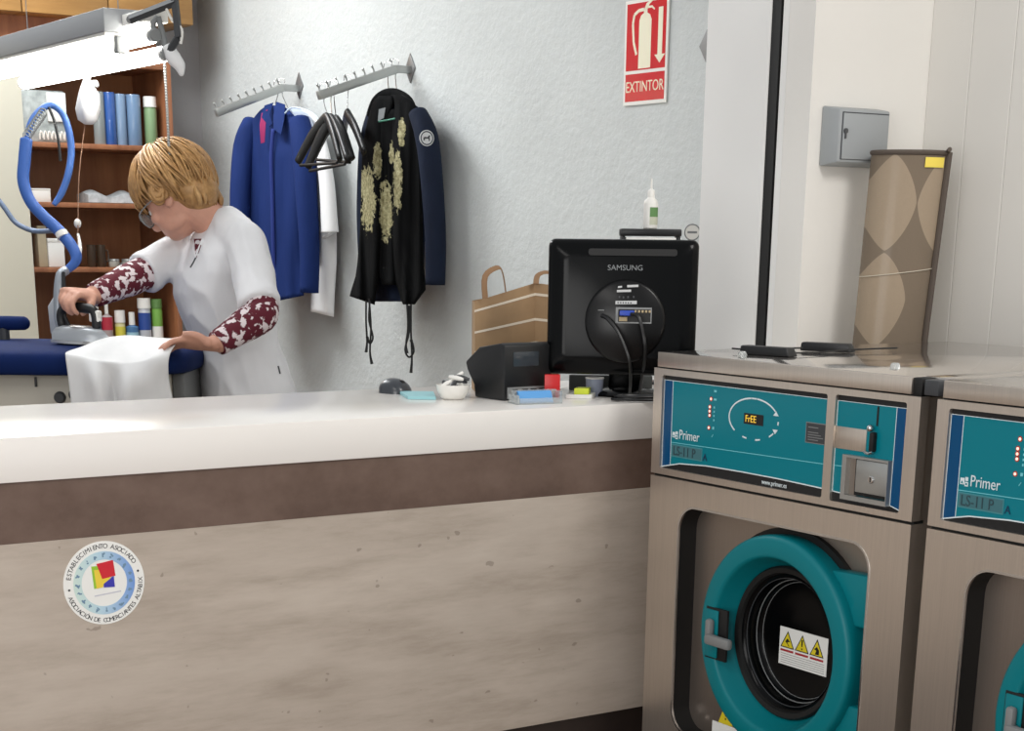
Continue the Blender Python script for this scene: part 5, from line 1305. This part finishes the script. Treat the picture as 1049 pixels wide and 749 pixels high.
MB().box((0, 0, 0), (.03, .022, .03), .004, M.Translation(irp(.03, -.011, .070)) @ fx.to_track_quat('X', 'Z').to_matrix().to_4x4()).build('steam_switch', M_white, ir)
hz = thing('iron_hose', 'thick blue insulated hose looping down from overhead to the steam iron', 'hose', P(60, 250, 4.9))
MB().tube([P(27, 143, 5.0), P(25, 165, 4.98), P(24, 186, 4.96), P(31, 206, 4.94), P(45, 222, 4.92), P(60, 236, 4.90), P(72, 250, 4.87), P(78, 262, 4.85), P(76, 270, 4.84), P(68, 277, 4.83)], [.017, .017, .0165, .016, .016, .0165, .016, .0155, .013, .010], 14, 6).build('insulated_sleeve', mat('hose_blue', (48, 92, 168), 0.6, bump=0.25, bscale=90), hz, smooth=180)
MB().tube([P(28, 148, 5.0), P(31, 128, 5.02), P(40, 114, 5.04), P(52, 108, 5.06), P(63, 115, 5.07), P(70, 132, 5.06), P(73, 155, 5.05), P(70, 178, 5.03), P(63, 198, 5.02), P(55, 210, 5.01)], [.010, .0095, .009, .009, .0095, .010, .010, .010, .0095, .007], 12, 6).build('thin_hose', mat('thin_hose_blue', (70, 112, 184), 0.45), hz, smooth=180)
MB().tube([P(50, 110, 5.05), P(56, 125, 5.04), P(60, 145, 5.03), P(62, 165, 5.02)], .004, 8, 5).build('black_cable', M_black, hz)
sp_ = []
for k in range(70):
    f = k / 69; b = P(27 + f * 18, 140 - f * 26 + 0 * f, 5.0); sp_.append(b + RR * (.012 * math.cos(k * .9)) + Z * (.012 * math.sin(k * .9)))
MB().tube(sp_, .0022, 6, 0).build('spring_guard', M_gal, hz)
MB().tube([P(68, 277, 4.83), P(62, 282, 4.81), P(60, 300, 4.79), P(60, 325, 4.78), P(63, 338, 4.77), irp(-.098, 0, .035)], [.012, .013, .014, .013, .012, .010], 12, 5).build('iron_lead', mat('lead_silver', (150, 156, 164), 0.35, metal=0.4), hz, smooth=180)
MB().tube([P(65, 279, 4.80), P(66, 300, 4.78), P(66, 322, 4.76), P(71, 335, 4.75), irp(-.085, -.01, .06)], .005, 8, 5).build('black_cable', M_black, hz)
MB().tube([P(62.5, 238.0, 4.885), P(65.0, 243.2, 4.88)], .0175, 14, 0).build('hose_band', M_white, hz)
ws_ = thing('wall_cable', 'grey blue cable curving across the cream cabinet at the photo edge', 'cable', P(12, 225, 5.6))
MB().tube([P(-25, 180, 5.6), P(-6, 200, 5.6), P(4, 212, 5.6), P(14, 226, 5.6), P(24, 233, 5.6), P(38, 237, 5.6), P(58, 236, 5.5)], .008, 10, 6).build('cable', mat('cable_slate', (96, 112, 138), 0.5), ws_, smooth=180)
# white folded sheet between cabinet and iron
ibx = MB(); ibx.hexa([P(52, 342, 5.0), P(66, 342, 4.98), P(66, 342, 5.02), P(52, 342, 5.04), P(49, 314, 5.0), P(60, 296, 4.98), P(60, 296, 5.02), P(49, 314, 5.04)], .004)
tag(ibx.build('iron_rest', mat('rest_white', (190, 194, 196), 0.5), None, loc=P(58, 342, 5.01)), 'white iron rest standing upright on the blue board behind the hose', 'iron rest')

# ------------------------------------------------------------------ the woman ironing
UP = Z
CF = (-RR * 0.906 - FH * 0.423).normalized()          # chest faces this way
CL = Z.cross(CF).normalized()                          # her left
pel = P(256, 425, 5.0)
wm = thing('person', 'woman with short blond hair in a white tunic ironing at the blue board', 'person', V((pel.x, pel.y, 0)))
def ring(c, a, b, n=28, k=2.3, tilt=0.0):
    out = []
    for i in range(n):
        t = 2 * PI * i / n; ca, sa = math.cos(t), math.sin(t)
        x = math.copysign(abs(ca) ** (2 / k), ca) * a; y = math.copysign(abs(sa) ** (2 / k), sa) * b
        out.append(c + CF * x + CL * y + Z * (tilt * x))
    return out
torso = [  # px, py, half depth, half width
    (256, 452, .118, .172), (257, 428, .124, .178), (253, 400, .120, .165), (247, 372, .112, .146), (240, 345, .110, .140), (233, 320, .116, .146),
    (229, 296, .126, .154), (227, 275, .118, .164), (227, 256, .094, .160), (226, 244, .076, .118), (226, 234, .060, .078), (225, 226, .050, .054)]
def torso_rings(g): return [ring(P(x, y, 5.0), a + g, b + g, tilt=-0.10 if y < 340 else 0) for x, y, a, b in torso]
# joints
SHL, ELL, WRL = P(252, 250, 4.86), P(268, 322, 4.70), P(221, 353, 4.60)
SHR, ELR, WRR = P(196, 252, 5.12), P(145, 281, 4.98), P(95, 303, 4.82)
# head frame
HF = (-RR * 0.93 + FH * 0.37).normalized(); HL0 = Z.cross(HF).normalized()
pit = math.radians(32)
hf = (HF * math.cos(pit) - Z * math.sin(pit)).normalized(); hl = HL0; hu = hf.cross(hl).normalized()
if hu.z < 0: hu = -hu
HC = P(179, 197, 4.97)
def hp(f, l, u): return HC + hf * f + hl * l + hu * u
HR = M((hf, hl, hu)).transposed()

def finger(mb, p, d, n, side, L, curl, r=0.0085):
    """three bent segments from knuckle p along d, curling towards n"""
    pts = [p - d * 0.012, p]; q = p; dd = d.copy()
    for seg, c in zip((.45, .30, .25), curl):
        ax = d.cross(n).normalized(); dd = M.Rotation(c, 3, ax) @ dd
        q = q + dd * (L * seg); pts.append(q)
    mb.tube(pts, [r * 1.08, r * 1.08, r * 1.0, r * .92, r * .72], 10, 4)


def hand(mb, w, d, n, s, curls, thumb, sc=1.0):
    """w wrist, d along the hand, n palm normal, s towards the thumb side"""
    d, n = d.normalized(), n.normalized(); s = (s - d * s.dot(d) - n * s.dot(n)).normalized()
    L = 0.088 * sc
    rings = []
    for t, hw, ht in ((-.03, .024, .020), (0, .027, .019), (.3, .034, .0175), (.65, .040, .016), (.95, .041, .0135), (1.06, .036, .009)):
        c = w + d * (L * t); rings.append([c + s * (hw * sc * math.cos(a)) + n * (ht * sc * math.sin(a)) for a in np.linspace(0, 2 * PI, 17)[:-1]])
    mb.loft(rings)
    for k, (off, ln) in enumerate(((.030, .072), (.0105, .080), (-.0095, .074), (-.029, .058))):
        p = w + d * (L * (.98 - .05 * abs(k - 1))) + s * (off * sc)
        dd = (d + s * (off * 1.6)).normalized()
        finger(mb, p, dd, n, s, ln * sc, curls[k], (.0088, .0090, .0086, .0076)[k] * sc)
    tp = w + d * (L * .30) + s * (.026 * sc) + n * .004
    pts = [tp - d * .01, tp] + [tp + d * (a * sc) + s * (b * sc) + n * (c * sc) for a, b, c in thumb]
    mb.tube(pts, [.013, .0135, .0115, .0100, .0078], 10, 4)


skin = MB()
skin.loft(torso_rings(0.0))
skin.tube([P(224, 240, 5.0), P(218, 228, 4.99), hp(-.030, 0, -.060), hp(-.015, 0, -.02)], [.062, .053, .050, .050], 18, 5)
skin.ball(HC, (.094, .074, .108), HR, 24, 16)                       # skull
skin.ball(hp(.030, 0, -.045), (.062, .060, .072), HR, 20, 14)       # face
skin.ball(hp(.052, 0, -.093), (.030, .030, .022), HR, 14, 10)       # chin
skin.ball(hp(.020, .040, -.075), (.045, .016, .026), HR, 12, 8); skin.ball(hp(.020, -.040, -.075), (.045, .016, .026), HR, 12, 8)
skin.tube([hp(.088, 0, -.005), hp(.098, 0, -.028), hp(.106, 0, -.045), hp(.092, 0, -.052)], [.007, .009, .013, .010], 12, 4)   # nose
skin.ball(hp(.062, .036, -.040), (.025, .024, .020), HR, 12, 8); skin.ball(hp(.062, -.036, -.040), (.025, .024, .020), HR, 12, 8)
skin.tube([hp(.076, -.022, -.072), hp(.088, 0, -.070), hp(.076, .022, -.072)], [.004, .0065, .004], 10, 4)
skin.tube([hp(.074, -.020, -.080), hp(.086, 0, -.080), hp(.074, .020, -.080)], [.004, .0070, .004], 10, 4)
for sgn in (1, -1):
    skin.ball(hp(-.008, sgn * .076, -.022), (.020, .008, .031), HR, 14, 10)  # ears
# arms
skin.tube([SHL + CL * -.05, SHL, SHL.lerp(ELL, .5), ELL, ELL.lerp(WRL, .35), ELL.lerp(WRL, .8), WRL], [.055, .052, .044, .038, .038, .029, .026], 16, 5)
skin.tube([SHR + CL * .05, SHR, SHR.lerp(ELR, .5), ELR, ELR.lerp(WRR, .35), ELR.lerp(WRR, .8), WRR], [.055, .052, .044, .038, .038, .029, .026], 16, 5)
# left hand holds up the hem of the garment, thumb on top
TL = P(182, 350, 4.58); dL = (TL - WRL).normalized()
hand(skin, WRL, dL, (-FH * 0.35 - Z * 0.95 + RR * .1) * -1 * -1, -FH * .5 + Z * .9, [(.25, .35, .3)] * 4, [(.022, .012, -.010), (.045, .016, -.014), (.066, .013, -.014)], 0.98)
# right hand round the handle of the iron
hd0 = irp(-.01, 0, .112)
dR = (hd0 + Z * .032 - WRR); dRn = dR.normalized()
dR2 = (dRn * .55 + (-FH * .55) + Z * -.25 - RR * .3).normalized()
hw_ = WRR
hand(skin, hw_, (hd0 + Z * .040 - hw_ + -RR * .03).normalized(), -Z + RR * .1, -FH, [(.75, 1.1, .8), (.8, 1.15, .8), (.85, 1.15, .8), (.9, 1.1, .8)], [(.02, .012, .016), (.04, .010, .034), (.052, -.002, .050)], 0.98)
# legs and feet
for sgn in (1, -1):
    hip = P(256, 440, 5.0) + CL * (.088 * sgn); hip.z = .86
    kn = V((hip.x, hip.y, .48)) + CF * .02; an = V((hip.x, hip.y, .085)) - CF * .01
    skin.tube([hip + Z * .05, hip, hip.lerp(kn, .5), kn, kn.lerp(an, .3), kn.lerp(an, .8), an], [.085, .088, .074, .056, .056, .040, .038], 16, 5)
    skin.tube([an - CF * .035 - Z * .045, an + Z * 0 - Z * .035, an + CF * .08 - Z * .055, an + CF * .155 - Z * .064], [.028, .036, .030, .018], 14, 5)
skin.build('body', M_skin, wm, smooth=180, remesh=.0042, relax=4)

tun = MB()
tun.loft([ring(P(258, 470, 5.0), .152, .205), ring(P(258, 440, 5.0), .146, .198)] + [ring(P(x, y, 5.0), a + (.015 if y > 360 else .011), b + (.016 if y > 360 else .012), tilt=-0.10 if y < 340 else 0) for x, y, a, b in torso[1:-1]])
for sh_, el, tip in ((SHL, ELL, .90), (SHR, ELR, .97)):
    q = CL * (.05 if sh_ is SHR else -.05)
    tun.tube([sh_ + q + Z * .004, sh_ + Z * -.002, sh_.lerp(el, .4), sh_.lerp(el, .75), sh_.lerp(el, tip)], [.058, .060, .057, .057, .060], 18, 5)
tun.tube([P(229, 231, 5.0) + CL * .02, SHL + Z * .004], [.056, .056], 14, 0); tun.tube([P(229, 231, 5.0) - CL * .02, SHR + Z * .004], [.056, .056], 14, 0)
tunic = tun.build('tunic', M_tunic, wm, smooth=180, remesh=.007, relax=9)
# soft folds worked into the cloth
vs = tunic.data.vertices; base_l = tunic.parent.location
for v in vs:
    w = v.co + base_l
    n = v.normal
    d1 = NZ.noise(V((w.x * 7, w.y * 7, w.z * 4))); d2 = 1 - abs(NZ.noise(V((w.dot(RR) * 14 + w.z * 9, w.dot(FH) * 10, w.z * 5 - w.dot(RR) * 6))))
    v.co = v.co + n * (d1 * .006 + (d2 - .8) * .012)
tunic.data.update()

for sh_, el, wr_, t0 in ((SHL, ELL, WRL, .80), (SHR, ELR, WRR, .84)):
    sl = MB().tube([sh_.lerp(el, t0), el, el.lerp(wr_, .3), el.lerp(wr_, .7), el.lerp(wr_, .97)], [.046, .046, .045, .037, .033], 18, 6)
    sl.build('under_sleeve', M_sleeve, wm, smooth=180)['label'] = 'maroon and white floral sleeve'

from mathutils.bvhtree import BVHTree
bm_t = bmesh.new(); bm_t.from_mesh(tunic.data); bmesh.ops.translate(bm_t, vec=base_l, verts=bm_t.verts[:])
tree = BVHTree.FromBMesh(bm_t)
def hit(px, py, lift=.002):
    d = ray(px, py).normalized(); h = tree.ray_cast(EYE, d)
    return (h[0] - d * lift) if h[0] else P(px, py, 4.88)
MB().grid([[hit(199, 245), hit(207, 245)], [hit(200, 252), hit(206, 252)], [hit(200.5, 258), hit(204, 258)], [hit(200.5, 264), hit(201.5, 264)]], .002).build('undershirt', M_sleeve, wm)
MB().tube([hit(201, 263), hit(198, 269), hit(195, 274)], .0022, 6, 3).build('zip_pull', M_dgrey, wm)
MB().tube([hit(196, 246, .003), hit(198.5, 255, .003), hit(200.5, 263, .003), hit(204, 255, .003), hit(208, 245, .003)], .0042, 8, 5).build('collar_edge', M_tunic, wm, smooth=180)
MB().tube([hit(285, 375), hit(287, 383)], .0022, 6, 0).build('pocket_mark', M_dgrey, wm)
bm_t.free()
for sgn in (1, -1):
    hip = P(256, 440, 5.0) + CL * (.088 * sgn); hip.z = .86
    kn = V((hip.x, hip.y, .48)) + CF * .02; an = V((hip.x, hip.y, .085)) - CF * .01
    MB().tube([hip - Z * .02, hip - Z * .08, hip.lerp(kn, .5), kn, kn.lerp(an, .5), an + Z * .02], [.092, .092, .084, .074, .064, .060], 18, 5).build('trouser_leg', M_trouser, wm, smooth=180)
    MB().tube([an - CF * .045 - Z * .042, an - Z * .030, an + CF * .08 - Z * .050, an + CF * .165 - Z * .060], [.040, .046, .040, .024], 16, 5).build('shoe', M_white, wm, smooth=180)

# hair: a shaped cap with combed locks
hair = MB()
hair.ball(hp(-.016, 0, .026), (.102, .088, .104), HR, 28, 18)
hair.ball(hp(.048, 0, .050), (.060, .074, .062), HR, 20, 14)
hair.ball(hp(-.060, 0, -.030), (.062, .074, .066), HR, 20, 14)
hair.ball(hp(-.020, .066, .006), (.052, .026, .044), HR, 16, 12); hair.ball(hp(-.020, -.066, .006), (.052, .026, .044), HR, 16, 12)
hair.ball(hp(.070, 0, .036), (.036, .064, .032), HR, 16, 12)
def hair_mat():
    N = Nodes('blond_hair')
    co = N.n('ShaderNodeUVMap'); a = N.noise(70, 4, 0.6, (1, 1, 1)); b = N.noise(16, 3, 0.6)
    N.l(N.mix(.5, N.ramp(a, [(.25, (112, 76, 40)), (.55, (176, 132, 80)), (.8, (216, 178, 122))]), N.ramp(b, [(.3, (124, 86, 48)), (.55, (178, 136, 84)), (.8, (212, 174, 120))])), N.b.inputs['Base Color'])
    N.b.inputs['Roughness'].default_value = .45; N.bump(a, .2, .003)
    return N.m
M_hair = hair_mat()
hobj = hair.build('hair', M_hair, wm, smooth=180, remesh=.006, relax=6)
lk = MB(); rl_ = random.Random(5)
def hs_(az, el, g):                       # surface point, azimuth from the face, elevation
    f_, l_, u_ = math.cos(el) * math.cos(az), math.cos(el) * math.sin(az), math.sin(el)
    a, b, c = .112, .092, .122
    fr_b = max(0, f_) * .012
    k = 1 / math.sqrt((f_ / a) ** 2 + (l_ / b) ** 2 + (u_ / c) ** 2)
    return hp(-.012 + f_ * (k + g + fr_b), l_ * (k + g), .014 + u_ * (k + g))
for i in range(430):
    az = rl_.uniform(-PI, PI); top = rl_.uniform(1.15, 1.45) if i % 3 else rl_.uniform(.5, 1.1)
    face = math.cos(az)
    end = (.10 if face > .55 else (-.14 if face > -.1 else -.62)) + rl_.gauss(0, .16)
    sw_ = rl_.uniform(-.1, .75) * (1 if az > 0 else -1) * (-1 if face > .4 else 1); g = rl_.uniform(-.004, .009)
    pts = []; m_ = 6
    for k in range(m_):
        f = k / (m_ - 1)
        pts.append(hs_(az + sw_ * f * f, top + (end - top) * f, g + .006 * math.sin(f * PI) - .012 * max(0, f - .75) * 4 * .5))
    r0 = rl_.uniform(.002, .0055)
    lk.tube(pts, [r0 * .5, r0, r0 * 1.15, r0 * 1.1, r0 * .9, r0 * .25], 6, 3, flat=.5)
for k in range(16):                       # curl in front of the ear
    o = hp(-.004 + rl_.uniform(-.016, .016), .092 + rl_.uniform(-.004, .008), -.004 + rl_.uniform(-.012, .010))
    lk.tube([o + hu * .022 - hf * .006, o + hf * .010 + hu * .006 + hl * .004, o + hf * .006 - hu * .012, o - hf * .010 - hu * .016, o - hf * .018 - hu * .004], [.003, .006, .007, .006, .002], 6, 3)
for k in range(14):                       # nape
    o = hp(-.085 + rl_.uniform(-.01, .014), rl_.uniform(-.06, .075), -.075)
    lk.tube([o + hu * .03 - hf * .004, o, o - hu * .016 + hf * .008], [.004, .007, .002], 6, 3)
lk.build('combed_locks', M_hair, hobj, smooth=180)

# eyes and glasses
for sgn in (1, -1):
    e_ = MB().ball(hp(.074, sgn * .031, -.016), .0115, None, 16, 12).build('eye', mat('eye_white', (228, 224, 218), .2), wm, smooth=180)
    MB().ball(hp(.0825, sgn * .031, -.019), .0048, None, 12, 8).build('iris', mat('eye_iris', (58, 44, 34), .2), e_)
gs = MB()
for sgn in (1, -1):
    c = hp(.105, sgn * .033, -.026); gs_n = hf
    pts = [c + hl * (.027 * math.cos(a)) + hu * (.020 * math.sin(a)) + hf * (-.004 * abs(math.cos(a))) for a in np.linspace(0, 2 * PI, 25)]
    gs.tube(pts, .0019, 6, 0)
    gs.tube([c + hl * (.027 * sgn), hp(.088, sgn * .074, -.012), hp(.02, sgn * .080, -.006), hp(-.012, sgn * .078, -.010)], .0018, 6, 4)
gs.tube([hp(.105, .007, -.022), hp(.110, 0, -.018), hp(.105, -.007, -.022)], .0018, 6, 3)
go = gs.build('eyeglasses', M_mgrey, wm)
for sgn in (1, -1):
    c = hp(.105, sgn * .033, -.026)
    MB().loft([[c + hl * (.026 * math.cos(a)) + hu * (.019 * math.sin(a)) + hf * h for a in np.linspace(0, 2 * PI, 25)[:-1]] for h in (-.0012, .0006)]).build('lens', M_clear, go)
